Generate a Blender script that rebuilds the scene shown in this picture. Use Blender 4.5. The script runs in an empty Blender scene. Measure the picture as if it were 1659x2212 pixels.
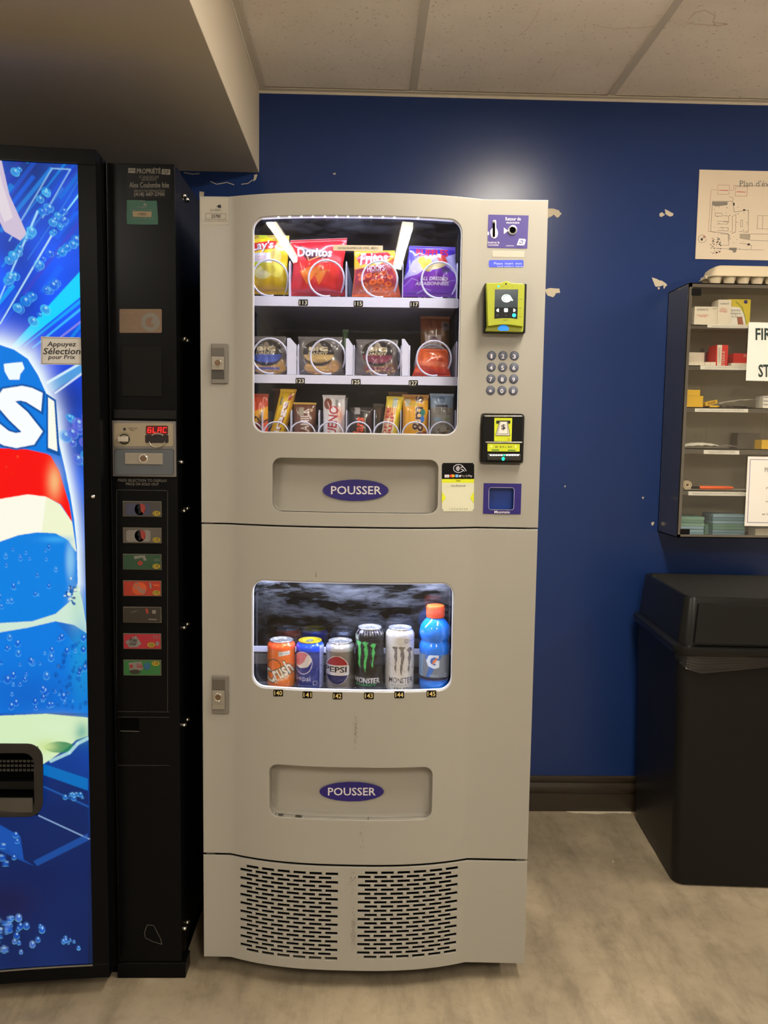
import bpy, bmesh, math, random
import numpy as np
from mathutils import Vector, Matrix
from math import sin, cos, pi, radians
random.seed(4); rng = np.random.default_rng(5)
SC = bpy.context.scene
COL = SC.collection
# ------------------------------------------------------------------ camera
FPX, PW, PH = 1726.0, 1659, 2212
CAM = np.array([0.0, -1.88, 1.333])
yaw, pit, rol = radians(1.3), radians(5.1), radians(0.83)
FWD = np.array([sin(yaw)*cos(pit), cos(yaw)*cos(pit), -sin(pit)])
r0 = np.array([cos(yaw), -sin(yaw), 0]); u0 = np.cross(r0, FWD)
RT = cos(rol)*r0 + sin(rol)*u0; UP = cos(rol)*u0 - sin(rol)*r0
cd = bpy.data.cameras.new('camera'); cam = bpy.data.objects.new('camera', cd); COL.objects.link(cam)
cd.sensor_fit = 'VERTICAL'; cd.sensor_height = 36.0; cd.lens = 36.0*FPX/PH; cd.clip_start = .02
cam.matrix_world = Matrix(((RT[0], UP[0], -FWD[0], CAM[0]), (RT[1], UP[1], -FWD[1], CAM[1]), (RT[2], UP[2], -FWD[2], CAM[2]), (0, 0, 0, 1)))
SC.camera = cam
SC.view_settings.view_transform = 'Standard'; SC.view_settings.look = 'None'
SC.view_settings.exposure = 0.0; SC.view_settings.gamma = 1.0; SC.view_settings.use_curve_mapping = False
# ------------------------------------------------------------------ world + room lights
wd = bpy.data.worlds.new('world'); SC.world = wd; wd.use_nodes = True
wd.node_tree.nodes['Background'].inputs[0].default_value = (1, .85, .7, 1)
wd.node_tree.nodes['Background'].inputs[1].default_value = 0.02
WARM = (1.0, .955, .87)
# x, y, size x, size y, watts : long surface mounted ceiling lamps
LW = 25.0
PANELS = [(0.60, -0.50, 0.20, 1.10, LW*.52), (0.60, -2.94, 0.17, 1.05, LW*1.15), (-1.55, -2.52, 0.10, 1.04, LW*.9), (2.70, -0.12, 0.20, 1.10, LW)]  # last lamp is added out of view for more room light
CEIL = 2.494
LED_TOP, LED_LOW, SIDE_FILL = 1.0, 2.8, .8
for (lx, ly, sx, sy, w) in PANELS:
    ld = bpy.data.lights.new('ceiling_panel_light', 'AREA'); ld.shape = 'RECTANGLE'; ld.size = sx; ld.size_y = sy
    ld.energy = w; ld.color = WARM
    lo = bpy.data.objects.new('ceiling_panel_light', ld); COL.objects.link(lo); lo.location = (lx, ly, CEIL-.044)

# ------------------------------------------------------------------ helpers
def lin(c):
    if isinstance(c, str):
        c = [int(c[i:i+2], 16) for i in (0, 2, 4)]
    c = np.array(c, float)/255.0
    return np.where(c <= .04045, c/12.92, ((c+.055)/1.055)**2.4)
def rayd(px, py): return FWD + RT*(px-PW/2)/FPX - UP*(py-PH/2)/FPX
def W_(px, py, Y):
    d = rayd(px, py); return CAM + d*(Y-CAM[1])/d[1]
def WZ(px, py, Z):
    d = rayd(px, py); return CAM + d*(Z-CAM[2])/d[2]
MATS = {}
def mat(name, col, rough=.5, metal=0, emis=None, strength=0, coat=0, bump=0, bscale=200, alpha=1, spec=.5, trans=0):
    if name in MATS: return MATS[name]
    m = bpy.data.materials.new(name); m.use_nodes = True; nt = m.node_tree; b = nt.nodes['Principled BSDF']
    b.inputs['Base Color'].default_value = (*lin(col), 1); b.inputs['Roughness'].default_value = rough
    b.inputs['Metallic'].default_value = metal; b.inputs['Coat Weight'].default_value = coat
    b.inputs['Specular IOR Level'].default_value = spec
    if trans: b.inputs['Transmission Weight'].default_value = trans
    if emis is not None:
        b.inputs['Emission Color'].default_value = (*lin(emis), 1); b.inputs['Emission Strength'].default_value = strength
    tc = nt.nodes.new('ShaderNodeTexCoord'); nz = nt.nodes.new('ShaderNodeTexNoise')
    nz.inputs['Scale'].default_value = bscale; nt.links.new(tc.outputs['Object'], nz.inputs['Vector'])
    if bump:
        bp = nt.nodes.new('ShaderNodeBump'); bp.inputs['Strength'].default_value = bump; bp.inputs['Distance'].default_value = .001
        nt.links.new(nz.outputs['Fac'], bp.inputs['Height']); nt.links.new(bp.outputs[0], b.inputs['Normal'])
    else:
        mr = nt.nodes.new('ShaderNodeMapRange'); mr.inputs['To Min'].default_value = max(0, rough-.03); mr.inputs['To Max'].default_value = rough+.03
        nt.links.new(nz.outputs['Fac'], mr.inputs['Value']); nt.links.new(mr.outputs[0], b.inputs['Roughness'])
    MATS[name] = m; return m
def vmat(name, rough=.4, metal=0, coat=0, emit=0, bump=0):
    if name in MATS: return MATS[name]
    m = mat(name, (128, 128, 128), rough, metal, coat=coat, bump=bump, bscale=60); nt = m.node_tree; b = nt.nodes['Principled BSDF']
    a = nt.nodes.new('ShaderNodeAttribute'); a.attribute_name = 'Col'
    if emit:
        b.inputs['Base Color'].default_value = (.004, .004, .004, 1); b.inputs['Specular IOR Level'].default_value = .12
        nt.links.new(a.outputs['Color'], b.inputs['Emission Color']); b.inputs['Emission Strength'].default_value = emit
    else: nt.links.new(a.outputs['Color'], b.inputs['Base Color'])
    return m
_tt = {}
def tt(s, bold=0.0, shear=0.0, ol=0.0, space=1.0):
    """triangles of a piece of writing, its own bounding box mapped to 0..1"""
    bold *= .5; ol *= .5
    def raw(off):
        k = (s, round(off, 4), shear, space)
        if k in _tt: return _tt[k]
        cu = bpy.data.curves.new('t', 'FONT'); cu.body = s; cu.size = 1; cu.offset = off; cu.shear = shear; cu.resolution_u = 2
        cu.space_character = space; cu.space_line = .85; cu.align_x = 'CENTER'
        o = bpy.data.objects.new('t', cu); COL.objects.link(o); dg = bpy.context.evaluated_depsgraph_get()
        me = bpy.data.meshes.new_from_object(o.evaluated_get(dg)); me.calc_loop_triangles()
        n = len(me.vertices); co = np.zeros(n*3); me.vertices.foreach_get('co', co); co = co.reshape(-1, 3)[:, :2]
        ti = np.zeros(len(me.loop_triangles)*3, int); me.loop_triangles.foreach_get('vertices', ti)
        bpy.data.objects.remove(o); bpy.data.curves.remove(cu); bpy.data.meshes.remove(me)
        _tt[k] = co[ti].reshape(-1, 3, 2); return _tt[k]
    T = raw(bold); lo = T.reshape(-1, 2).min(0); hi = T.reshape(-1, 2).max(0)
    if ol: T = raw(bold+ol)
    return (T-lo)/(hi-lo)
def rotpt(x, y, cx, cy, deg):
    a = radians(deg); dx, dy = x-cx, y-cy
    return cx+dx*cos(a)-dy*sin(a), cy+dx*sin(a)+dy*cos(a)
def textpx(s, box, rot=0, **k):
    """writing fitted in a y-down box (x0,y0,x1,y1); returns triangles (n,3,2)"""
    T = tt(s, **k); x0, y0, x1, y1 = box
    X = x0+(x1-x0)*T[..., 0]; Y = y1-(y1-y0)*T[..., 1]
    if rot: X, Y = rotpt(X, Y, (x0+x1)/2, (y0+y1)/2, rot)
    return np.stack([X, Y], -1)
def rr(x0, y0, x1, y1, r, n=5):
    p = []
    for cx, cy, a0 in ((x1-r, y0+r, -90), (x1-r, y1-r, 0), (x0+r, y1-r, 90), (x0+r, y0+r, 180)):
        for i in range(n+1):
            a = radians(a0+90*i/n); p.append((cx+r*cos(a), cy+r*sin(a)))
    return p
def ellp(cx, cy, rx, ry, n=28, a0=0, a1=360, rot=0):
    p = [(cx+rx*cos(radians(a0+(a1-a0)*i/n)), cy+ry*sin(radians(a0+(a1-a0)*i/n))) for i in range(n + (a1-a0 < 360))]
    return [rotpt(x, y, cx, cy, rot) for x, y in p] if rot else p
class Cv:
    """artwork of a printed surface, computed point by point"""
    def __init__(s, x0, y0, x1, y1, nx, ny, bg, ss=3):
        s.b = (x0, y0, x1, y1); s.nx, s.ny, s.ss = nx, ny, ss
        s.gx = x0+(np.arange(nx*ss)+.5)/(nx*ss)*(x1-x0); s.gy = y0+(np.arange(ny*ss)+.5)/(ny*ss)*(y1-y0)
        s.A = np.empty((ny*ss, nx*ss, 3)); s.A[:] = lin(bg)
    def XY(s): return np.meshgrid(s.gx, s.gy)
    def _win(s, pts):
        p = np.array(pts); i0, i1 = np.searchsorted(s.gx, [p[:, 0].min(), p[:, 0].max()]); j0, j1 = np.searchsorted(s.gy, [p[:, 1].min(), p[:, 1].max()])
        return i0, i1+1, j0, j1+1
    def poly(s, pts, c, a=1.0):
        i0, i1, j0, j1 = s._win(pts); X, Y = np.meshgrid(s.gx[i0:i1], s.gy[j0:j1]); m = np.zeros(X.shape, bool); n = len(pts)
        if not m.size: return
        for k in range(n):
            xa, ya = pts[k]; xb, yb = pts[(k+1) % n]
            if ya == yb: continue
            m ^= ((ya > Y) != (yb > Y)) & (X < (xb-xa)*(Y-ya)/(yb-ya)+xa)
        V = s.A[j0:j1, i0:i1]; V[m] = V[m]*(1-a)+lin(c)*a
    def rect(s, x0, y0, x1, y1, c, a=1.0): s.poly([(x0, y0), (x1, y0), (x1, y1), (x0, y1)], c, a)
    def ell(s, cx, cy, rx, ry, c, a=1.0, rot=0): s.poly(ellp(cx, cy, rx, ry, rot=rot), c, a)
    def line(s, pts, w, c, a=1.0):
        for (xa, ya), (xb, yb) in zip(pts[:-1], pts[1:]):
            i0, i1, j0, j1 = s._win([(min(xa, xb)-w, min(ya, yb)-w), (max(xa, xb)+w, max(ya, yb)+w)])
            X, Y = np.meshgrid(s.gx[i0:i1], s.gy[j0:j1]); L = max((xb-xa)**2+(yb-ya)**2, 1e-9)
            t = np.clip(((X-xa)*(xb-xa)+(Y-ya)*(yb-ya))/L, 0, 1); m = (X-xa-t*(xb-xa))**2+(Y-ya-t*(yb-ya))**2 < (w/2)**2
            V = s.A[j0:j1, i0:i1]; V[m] = V[m]*(1-a)+lin(c)*a
    def glow(s, cx, cy, rx, ry, c, a=1.0, p=2.0, rot=0):
        X, Y = s.XY(); x, y = rotpt(X, Y, cx, cy, -rot)
        k = (a*np.exp(-(((x-cx)/rx)**2+((y-cy)/ry)**2)**(p/2)))[..., None]; s.A[:] = s.A*(1-k)+lin(c)*k
    def text(s, t, box, c, rot=0, a=1.0, **k):
        for T in textpx(t, box, rot, **k):
            i0, i1, j0, j1 = s._win(T); X, Y = np.meshgrid(s.gx[i0:i1], s.gy[j0:j1])
            if not X.size: continue
            (x0, y0), (x1, y1), (x2, y2) = T
            d0 = (X-x0)*(y1-y0)-(Y-y0)*(x1-x0); d1 = (X-x1)*(y2-y1)-(Y-y1)*(x2-x1); d2 = (X-x2)*(y0-y2)-(Y-y2)*(x0-x2)
            m = ((d0 >= 0) & (d1 >= 0) & (d2 >= 0)) | ((d0 <= 0) & (d1 <= 0) & (d2 <= 0))
            V = s.A[j0:j1, i0:i1]; V[m] = V[m]*(1-a)+lin(c)*a
    def out(s):
        return s.A.reshape(s.ny, s.ss, s.nx, s.ss, 3).mean((1, 3))
class MB:
    """collects shapes into one mesh"""
    def __init__(s): s.V = []; s.F = []; s.M = []; s.mats = []; s.C = {}
    def mi(s, m):
        if m not in s.mats: s.mats.append(m)
        return s.mats.index(m)
    def add(s, vs, fs, m):
        o = len(s.V); k = s.mi(m); s.V += [tuple(float(q) for q in v) for v in vs]; s.F += [tuple(o+i for i in f) for f in fs]; s.M += [k]*len(fs); return o
    def box(s, x0, x1, y0, y1, z0, z1, m, T=None):
        vs = [(x, y, z) for x in (x0, x1) for y in (y0, y1) for z in (z0, z1)]
        if T: vs = [T(*v) for v in vs]
        s.add(vs, [(0, 1, 3, 2), (4, 6, 7, 5), (0, 4, 5, 1), (2, 3, 7, 6), (0, 2, 6, 4), (1, 5, 7, 3)], m)
    def grid(s, P, m, C=None, close=False):
        """P: (a,b,3) array of points"""
        a, b = P.shape[:2]; o = len(s.V); k = s.mi(m); s.V += [tuple(v) for v in P.reshape(-1, 3).tolist()]
        nb = b if close else b-1
        fs = [(o+i*b+j, o+i*b+(j+1) % b, o+(i+1)*b+(j+1) % b, o+(i+1)*b+j) for i in range(a-1) for j in range(nb)]
        s.F += fs; s.M += [k]*len(fs)
        if C is not None: s.C[o] = C.reshape(-1, 3)
    def poly(s, pts, m, f):
        s.add([f(x, y) for x, y in pts], [tuple(range(len(pts)))], m)
    def text(s, t, box, m, f, rot=0, **k):
        T = textpx(t, box, rot, **k)
        for q in T: s.add([f(x, y) for x, y in q], [(0, 1, 2)], m)
    def line(s, pts, w, m, f):
        for (xa, ya), (xb, yb) in zip(pts[:-1], pts[1:]):
            L = math.hypot(xb-xa, yb-ya) or 1; nx, ny = -(yb-ya)/L*w/2, (xb-xa)/L*w/2; ex, ey = (xb-xa)/L*w/2, (yb-ya)/L*w/2
            s.poly([(xa-ex+nx, ya-ey+ny), (xb+ex+nx, yb+ey+ny), (xb+ex-nx, yb+ey-ny), (xa-ex-nx, ya-ey-ny)], m, f)
    def tube(s, path, r, m, n=8, closed=False):
        P = np.array(path, float); N = len(P); rs = r if hasattr(r, '__len__') else [r]*N
        t = np.gradient(P, axis=0) if not closed else np.roll(P, -1, 0)-np.roll(P, 1, 0)
        t /= np.linalg.norm(t, axis=1)[:, None]+1e-12; ref = np.array([0, 0, 1.]) if abs(t[0][2]) < .9 else np.array([1., 0, 0]); rings = []
        a = np.cross(t[0], ref)
        for i in range(N):
            a = a-t[i]*(a@t[i]); a /= np.linalg.norm(a)+1e-12; b = np.cross(t[i], a)
            rings.append([P[i]+rs[i]*(cos(2*pi*k/n)*a+sin(2*pi*k/n)*b) for k in range(n)])
        if closed: rings.append(rings[0])
        o = len(s.V); s.grid(np.array(rings), m, close=True)
        if not closed: s.F += [tuple(range(o, o+n)), tuple(range(o+(N-1)*n, o+N*n))]; s.M += [s.mi(m)]*2
    def lathe(s, prof, m, n=32, c=(0, 0, 0), axis='z', cap=True):
        R = []
        for r, h in prof:
            ring = []
            for k in range(n):
                a = 2*pi*k/n; p = (r*cos(a), r*sin(a), h) if axis == 'z' else (r*cos(a), h, r*sin(a))
                ring.append((c[0]+p[0], c[1]+p[1], c[2]+p[2]))
            R.append(ring)
        o = len(s.V); s.grid(np.array(R), m, close=True)
        if cap:
            s.F += [tuple(range(o, o+n)), tuple(range(o+(len(prof)-1)*n, o+len(prof)*n))]; s.M += [s.mi(m)]*2
    def prism(s, pts, m, f, d0, d1):
        """outline pts (x,z) between depths d0 and d1; f(x,z,d)->point"""
        n = len(pts); vs = [f(x, z, d0) for x, z in pts]+[f(x, z, d1) for x, z in pts]
        s.add(vs, [tuple(range(n)), tuple(range(2*n-1, n-1, -1))]+[(i, (i+1) % n, n+(i+1) % n, n+i) for i in range(n)], m)
    def build(s, name, parent=None, loc=(0, 0, 0), rz=0, smooth=30, bevel=0, rot=None):
        me = bpy.data.meshes.new(name); me.from_pydata(s.V, [], s.F)
        for m in s.mats: me.materials.append(m)
        me.polygons.foreach_set('material_index', s.M)
        if s.C:
            ca = me.color_attributes.new('Col', 'FLOAT_COLOR', 'POINT'); A = np.ones((len(s.V), 4)); A[:, :3] = .5
            for o, c in s.C.items(): A[o:o+len(c), :3] = c
            ca.data.foreach_set('color', A.ravel())
        if smooth:
            me.polygons.foreach_set('use_smooth', [True]*len(s.F))
            if smooth < 180: me.set_sharp_from_angle(angle=radians(smooth))
        me.update(); o = bpy.data.objects.new(name, me); COL.objects.link(o); o.parent = parent
        o.location = loc; o.rotation_euler = rot or (0, 0, rz)
        if bevel:
            bv = o.modifiers.new('bevel', 'BEVEL'); bv.width = bevel; bv.segments = 2; bv.limit_method = 'ANGLE'; bv.angle_limit = radians(40); bv.harden_normals = True
        return o
def tag(o, label=None, cat=None, group=None, kind=None):
    for k, v in (('label', label), ('category', cat), ('group', group), ('kind', kind)):
        if v: o[k] = v
    return o
def empty(name, loc, rz, label, cat, group=None):
    o = bpy.data.objects.new(name, None); COL.objects.link(o); o.location = loc; o.rotation_euler = (0, 0, rz); o.empty_display_size = .1
    return tag(o, label, cat, group)
def copy_tree(o, parent=None):
    c = o.copy(); COL.objects.link(c); c.parent = parent
    for ch in [q for q in COL.objects if q.parent == o]: copy_tree(ch, c)
    return c
def sheet(name, outer, holes, thick, bend, xs, m, parent, edge=.0012, kind=None):
    """a sheet of metal standing in the x-z plane, with holes, bent by bend(x)"""
    cu = bpy.data.curves.new('s', 'CURVE'); cu.dimensions = '2D'; cu.fill_mode = 'BOTH'; cu.extrude = thick/2-edge
    cu.bevel_depth = edge; cu.bevel_resolution = 1; cu.offset = -edge
    for lp in [outer]+holes:
        sp = cu.splines.new('POLY'); sp.points.add(len(lp)-1)
        for i, (x, z) in enumerate(lp): sp.points[i].co = (x, z, 0, 1)
        sp.use_cyclic_u = True
    o = bpy.data.objects.new('s', cu); COL.objects.link(o); me = bpy.data.meshes.new_from_object(o.evaluated_get(bpy.context.evaluated_depsgraph_get()))
    bpy.data.objects.remove(o); bm = bmesh.new(); bm.from_mesh(me)
    for x in xs: bmesh.ops.bisect_plane(bm, geom=bm.verts[:]+bm.edges[:]+bm.faces[:], dist=1e-6, plane_co=(x, 0, 0), plane_no=(1, 0, 0))
    for v in bm.verts:
        x, z, y = v.co; v.co = (x, thick/2-y+bend(x), z)
    bm.to_mesh(me); bm.free(); me.materials.clear(); me.materials.append(m); me.name = name
    for p in me.polygons: p.material_index = 0; p.use_smooth = True
    me.set_sharp_from_angle(angle=radians(28)); o = bpy.data.objects.new(name, me); COL.objects.link(o); o.parent = parent
    return o
# ------------------------------------------------------------------ materials
M_door = mat('satin_grey_enamel', (156, 152, 142), .38, bump=.02, bscale=900)
M_flap = mat('moulded_grey_plastic', (156, 151, 140), .42, bump=.03, bscale=500)
M_black = mat('black_plastic', (11, 11, 12), .35, spec=.2)
M_blackm = mat('black_enamel', (8, 8, 9), .28, bump=.05, bscale=700, spec=.1)
M_dark = mat('dark_cavity', (8, 8, 8), .8, spec=0)
M_liner = mat('charcoal_liner', (44, 46, 56), .55)
M_white = mat('white_enamel', (206, 208, 232), .35)
M_paper = mat('white_paper', (225, 220, 210), .7)
M_ink = mat('black_ink', (22, 22, 22), .6)
M_grey = mat('grey_ink', (110, 108, 102), .6)
M_lgrey = mat('light_grey_ink', (168, 164, 156), .6)
M_steel = mat('brushed_steel', (165, 160, 150), .33, metal=.9)
M_chrome = mat('bright_chrome', (225, 222, 215), .12, metal=1)
M_purple = mat('purple_vinyl', (68, 54, 132), .45)
M_navy = mat('navy_vinyl', (34, 22, 110), .4)
M_lime = mat('lime_plastic', (160, 168, 18), .4)
M_gold = mat('pale_gold_ink', (222, 196, 120), .5)
M_alu = mat('pale_aluminium', (218, 220, 226), .28, metal=.85)
M_lav = mat('wire_white', (200, 202, 226), .35)
M_red = mat('red_ink', (200, 30, 30), .5)
M_yel = mat('yellow_ink', (214, 186, 20), .5)
M_foil = vmat('printed_foil', .3, 0, coat=.4)
M_print = vmat('printed_card', .6)
M_canp = vmat('printed_aluminium', .28, .25, coat=.5)
M_canm = vmat('bare_printed_aluminium', .3, .7, coat=.4)
M_pet = vmat('clear_bottle_plastic', .12, 0, coat=.8)
def glassmat(name, tint=(.97, .98, 1), gloss=.06, haze=0.0, rough=.02):
    m = bpy.data.materials.new(name); m.use_nodes = True; nt = m.node_tree; nt.nodes.clear()
    o = nt.nodes.new('ShaderNodeOutputMaterial'); t = nt.nodes.new('ShaderNodeBsdfTransparent'); g = nt.nodes.new('ShaderNodeBsdfGlossy')
    t.inputs[0].default_value = (*tint, 1); g.inputs['Roughness'].default_value = rough
    mx = nt.nodes.new('ShaderNodeMixShader'); mx.inputs[0].default_value = gloss
    nt.links.new(t.outputs[0], mx.inputs[1]); nt.links.new(g.outputs[0], mx.inputs[2]); last = mx
    if haze:
        df = nt.nodes.new('ShaderNodeBsdfTranslucent'); df.inputs[0].default_value = (.8, .85, 1, 1)
        tc = nt.nodes.new('ShaderNodeTexCoord'); mp = nt.nodes.new('ShaderNodeMapping'); mp.inputs['Scale'].default_value = (3, 3, 12)
        mp.inputs['Rotation'].default_value = (0, .5, 0); nz = nt.nodes.new('ShaderNodeTexNoise'); nz.inputs['Scale'].default_value = 3; nz.inputs['Detail'].default_value = 8; nz.inputs['Roughness'].default_value = .7
        mr = nt.nodes.new('ShaderNodeMapRange'); mr.inputs['From Min'].default_value = .45; mr.inputs['From Max'].default_value = .8; mr.inputs['To Max'].default_value = haze
        v = nt.nodes.new('ShaderNodeTexVoronoi'); v.feature = 'DISTANCE_TO_EDGE'; v.inputs['Scale'].default_value = 12
        wv = nt.nodes.new('ShaderNodeMapping'); wv.inputs['Scale'].default_value = (.35, 1, 1.5); wv.inputs['Rotation'].default_value = (0, .15, 0)
        lt = nt.nodes.new('ShaderNodeMapRange'); lt.inputs['From Min'].default_value = .0; lt.inputs['From Max'].default_value = .006; lt.inputs['To Min'].default_value = haze*.3; lt.inputs['To Max'].default_value = 0
        nt.links.new(tc.outputs['Object'], mp.inputs[0]); nt.links.new(mp.outputs[0], nz.inputs['Vector']); nt.links.new(nz.outputs['Fac'], mr.inputs['Value'])
        nt.links.new(tc.outputs['Object'], wv.inputs[0]); nt.links.new(wv.outputs[0], v.inputs['Vector']); nt.links.new(v.outputs['Distance'], lt.inputs['Value'])
        ad = nt.nodes.new('ShaderNodeMath'); ad.operation = 'MAXIMUM'; nt.links.new(mr.outputs[0], ad.inputs[0]); nt.links.new(lt.outputs[0], ad.inputs[1])
        m2 = nt.nodes.new('ShaderNodeMixShader'); nt.links.new(ad.outputs[0], m2.inputs[0]); nt.links.new(mx.outputs[0], m2.inputs[1]); nt.links.new(df.outputs[0], m2.inputs[2]); last = m2
    nt.links.new(last.outputs[0], o.inputs[0]); MATS[name] = m; return m
M_glass = glassmat('window_pane_glass', gloss=.04, haze=.045)
M_glass2 = glassmat('scratched_pane_glass', gloss=.04, haze=.10)
M_glass3 = glassmat('cabinet_pane_glass', tint=(.96, .96, .94), gloss=.07)
# ------------------------------------------------------------------ the room
YW = .905; XR, XL, YF = 3.4, -2.4, -4.6
def wallmat():
    m = mat('blue_gloss_paint', (26, 50, 102), .27, bump=.12, bscale=35, spec=.4); nt = m.node_tree; b = nt.nodes['Principled BSDF']
    return m
M_blue = wallmat()
M_bare = mat('bare_plaster', (196, 184, 160), .9)
def ceilmat():
    m = mat('speckled_ceiling_tile', (205, 192, 176), .9, bump=.4, bscale=320, spec=.1); nt = m.node_tree; b = nt.nodes['Principled BSDF']
    tc = nt.nodes.new('ShaderNodeTexCoord'); n1 = nt.nodes.new('ShaderNodeTexNoise'); n1.inputs['Scale'].default_value = 110; n1.inputs['Detail'].default_value = 3
    n2 = nt.nodes.new('ShaderNodeTexNoise'); n2.inputs['Scale'].default_value = 2.2; n2.inputs['Detail'].default_value = 5
    r1 = nt.nodes.new('ShaderNodeValToRGB'); r1.color_ramp.elements[0].position = .28; r1.color_ramp.elements[0].color = (.40, .32, .25, 1); r1.color_ramp.elements[1].position = .36; r1.color_ramp.elements[1].color = (1, 1, 1, 1)
    r2 = nt.nodes.new('ShaderNodeValToRGB'); r2.color_ramp.elements[0].position = .35; r2.color_ramp.elements[0].color = (.80, .71, .60, 1); r2.color_ramp.elements[1].position = .6; r2.color_ramp.elements[1].color = (.90, .81, .70, 1)
    mx = nt.nodes.new('ShaderNodeMixRGB'); mx.blend_type = 'MULTIPLY'; mx.inputs[0].default_value = .6
    for n in (n1, n2): nt.links.new(tc.outputs['Object'], n.inputs['Vector'])
    nt.links.new(n1.outputs['Fac'], r1.inputs[0]); nt.links.new(n2.outputs['Fac'], r2.inputs[0]); nt.links.new(r2.outputs[0], mx.inputs[1]); nt.links.new(r1.outputs[0], mx.inputs[2])
    nt.links.new(mx.outputs[0], b.inputs['Base Color']); return m
def floormat():
    m = mat('worn_concrete', (150, 135, 112), .5, bump=.15, bscale=60); nt = m.node_tree; b = nt.nodes['Principled BSDF']
    tc = nt.nodes.new('ShaderNodeTexCoord'); mp = nt.nodes.new('ShaderNodeMapping'); mp.inputs['Rotation'].default_value = (0, 0, .5); mp.inputs['Scale'].default_value = (3.0, .9, 1)
    def nz(sc, det, vec, rg=.6):
        n = nt.nodes.new('ShaderNodeTexNoise'); n.inputs['Scale'].default_value = sc; n.inputs['Detail'].default_value = det; n.inputs['Roughness'].default_value = rg; nt.links.new(vec, n.inputs['Vector']); return n
    nt.links.new(tc.outputs['Object'], mp.inputs[0])
    a = nz(2.3, 8, tc.outputs['Object'], .65); c = nz(3.2, 9, mp.outputs[0], .72); d = nz(26, 4, tc.outputs['Object'])
    r = nt.nodes.new('ShaderNodeValToRGB'); e = r.color_ramp.elements; e[0].position = .3; e[0].color = (*lin((124, 111, 92)), 1); e[1].position = .68; e[1].color = (*lin((164, 148, 123)), 1)
    k = r.color_ramp.elements.new(.5); k.color = (*lin((144, 130, 107)), 1)
    r2 = nt.nodes.new('ShaderNodeValToRGB'); e = r2.color_ramp.elements; e[0].position = .36; e[0].color = (.6, .6, .58, 1); e[1].position = .52; e[1].color = (1, 1, 1, 1)
    r3 = nt.nodes.new('ShaderNodeValToRGB'); e = r3.color_ramp.elements; e[0].position = .3; e[0].color = (.72, .7, .66, 1); e[1].position = .5; e[1].color = (1, 1, 1, 1)
    x1 = nt.nodes.new('ShaderNodeMixRGB'); x1.blend_type = 'MULTIPLY'; x1.inputs[0].default_value = .75
    x2 = nt.nodes.new('ShaderNodeMixRGB'); x2.blend_type = 'MULTIPLY'; x2.inputs[0].default_value = .5
    L = nt.links.new; L(a.outputs['Fac'], r.inputs[0]); L(c.outputs['Fac'], r2.inputs[0]); L(d.outputs['Fac'], r3.inputs[0])
    L(r.outputs[0], x1.inputs[1]); L(r2.outputs[0], x1.inputs[2]); L(x1.outputs[0], x2.inputs[1]); L(r3.outputs[0], x2.inputs[2]); L(x2.outputs[0], b.inputs['Base Color'])
    return m
M_ceil, M_floor = ceilmat(), floormat()
M_soff = mat('cream_drywall', (188, 176, 156), .7, bump=.1, bscale=120)
M_tan = mat('tan_wall_paint', (216, 211, 202), .6)
M_tbar = mat('ceiling_grid_enamel', (205, 195, 178), .45)
M_stain = mat('ceiling_stain', (226, 204, 180), .9, spec=0)
M_base = mat('dark_brown_vinyl', (54, 46, 37), .22, bump=.1, bscale=80)
b = MB(); b.box(XL, XR, YW, YW+.12, 0, CEIL+.1, M_blue)
def wf(l=1): return lambda x, y: W_(x, y, YW-.0003*l)
def jag(pts, s=1.0, n=3):
    o = []
    for (xa, ya), (xb, yb) in zip(pts, pts[1:]+pts[:1]):
        for i in range(n): o.append((xa+(xb-xa)*i/n+random.uniform(-s, s), ya+(yb-ya)*i/n+random.uniform(-s, s)))
    return o
for p in ([(1180, 452), (1192, 450), (1208, 455), (1213, 462), (1204, 471), (1196, 464), (1182, 472)],
          [(1176, 626), (1190, 622), (1208, 624), (1210, 632), (1201, 634), (1196, 642), (1183, 638)],
          [(1425, 460), (1431, 459), (1437, 464), (1429, 469), (1425, 468)], [(1436, 452), (1445, 456), (1455, 461), (1454, 466), (1447, 468), (1438, 463)],
          [(1408, 599), (1420, 603), (1434, 609), (1441, 616), (1434, 624), (1432, 616), (1424, 619), (1416, 619), (1411, 608)],
          [(1421, 621), (1425, 620), (1425, 625), (1421, 625)], [(549, 377), (556, 377), (553, 388), (547, 392)], [(431, 413), (441, 414), (440, 424), (430, 426)],
          [(720, 374), (725, 373), (725, 377), (720, 377)], [(1387, 1073), (1391, 1073), (1390, 1078), (1387, 1077)], [(1407, 1128), (1413, 1127), (1412, 1134), (1408, 1135)],
          [(1219, 1049), (1222, 1049), (1222, 1052), (1219, 1052)]):
    b.poly(jag(p, .7), M_bare, wf())
for p in ([(398, 373), (416, 376), (430, 375)], [(455, 392), (468, 398), (490, 394), (505, 399)], [(522, 398), (536, 396), (545, 389)], [(557, 200), (558, 280), (559, 366)]):
    b.line(p, 1.6, M_bare, wf())
tag(b.build('wall_back', smooth=0), kind='structure')
for n, a in (('wall_left', (XL-.1, XL, YF, YW)), ('wall_right', (XR, XR+.1, YF, YW)), ('wall_front', (XL-.1, XR+.1, YF-.1, YF))):
    b = MB(); b.box(*a, 0, CEIL+.1, M_tan); tag(b.build(n, smooth=0), kind='structure')
b = MB(); b.box(XL-.1, XR+.1, YF-.1, YW+.12, -.1, 0, M_floor)
wp = [(1146, 1748), (1222, 1747), (1300, 1748), (1363, 1748), (1363, 1757), (1340, 1757), (1318, 1756), (1290, 1759), (1262, 1757), (1240, 1757), (1225, 1754), (1216, 1750), (1146, 1750)]
b.poly(jag(wp, .6, 4), M_bare, lambda x, y: WZ(x, y, .0006))
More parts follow.
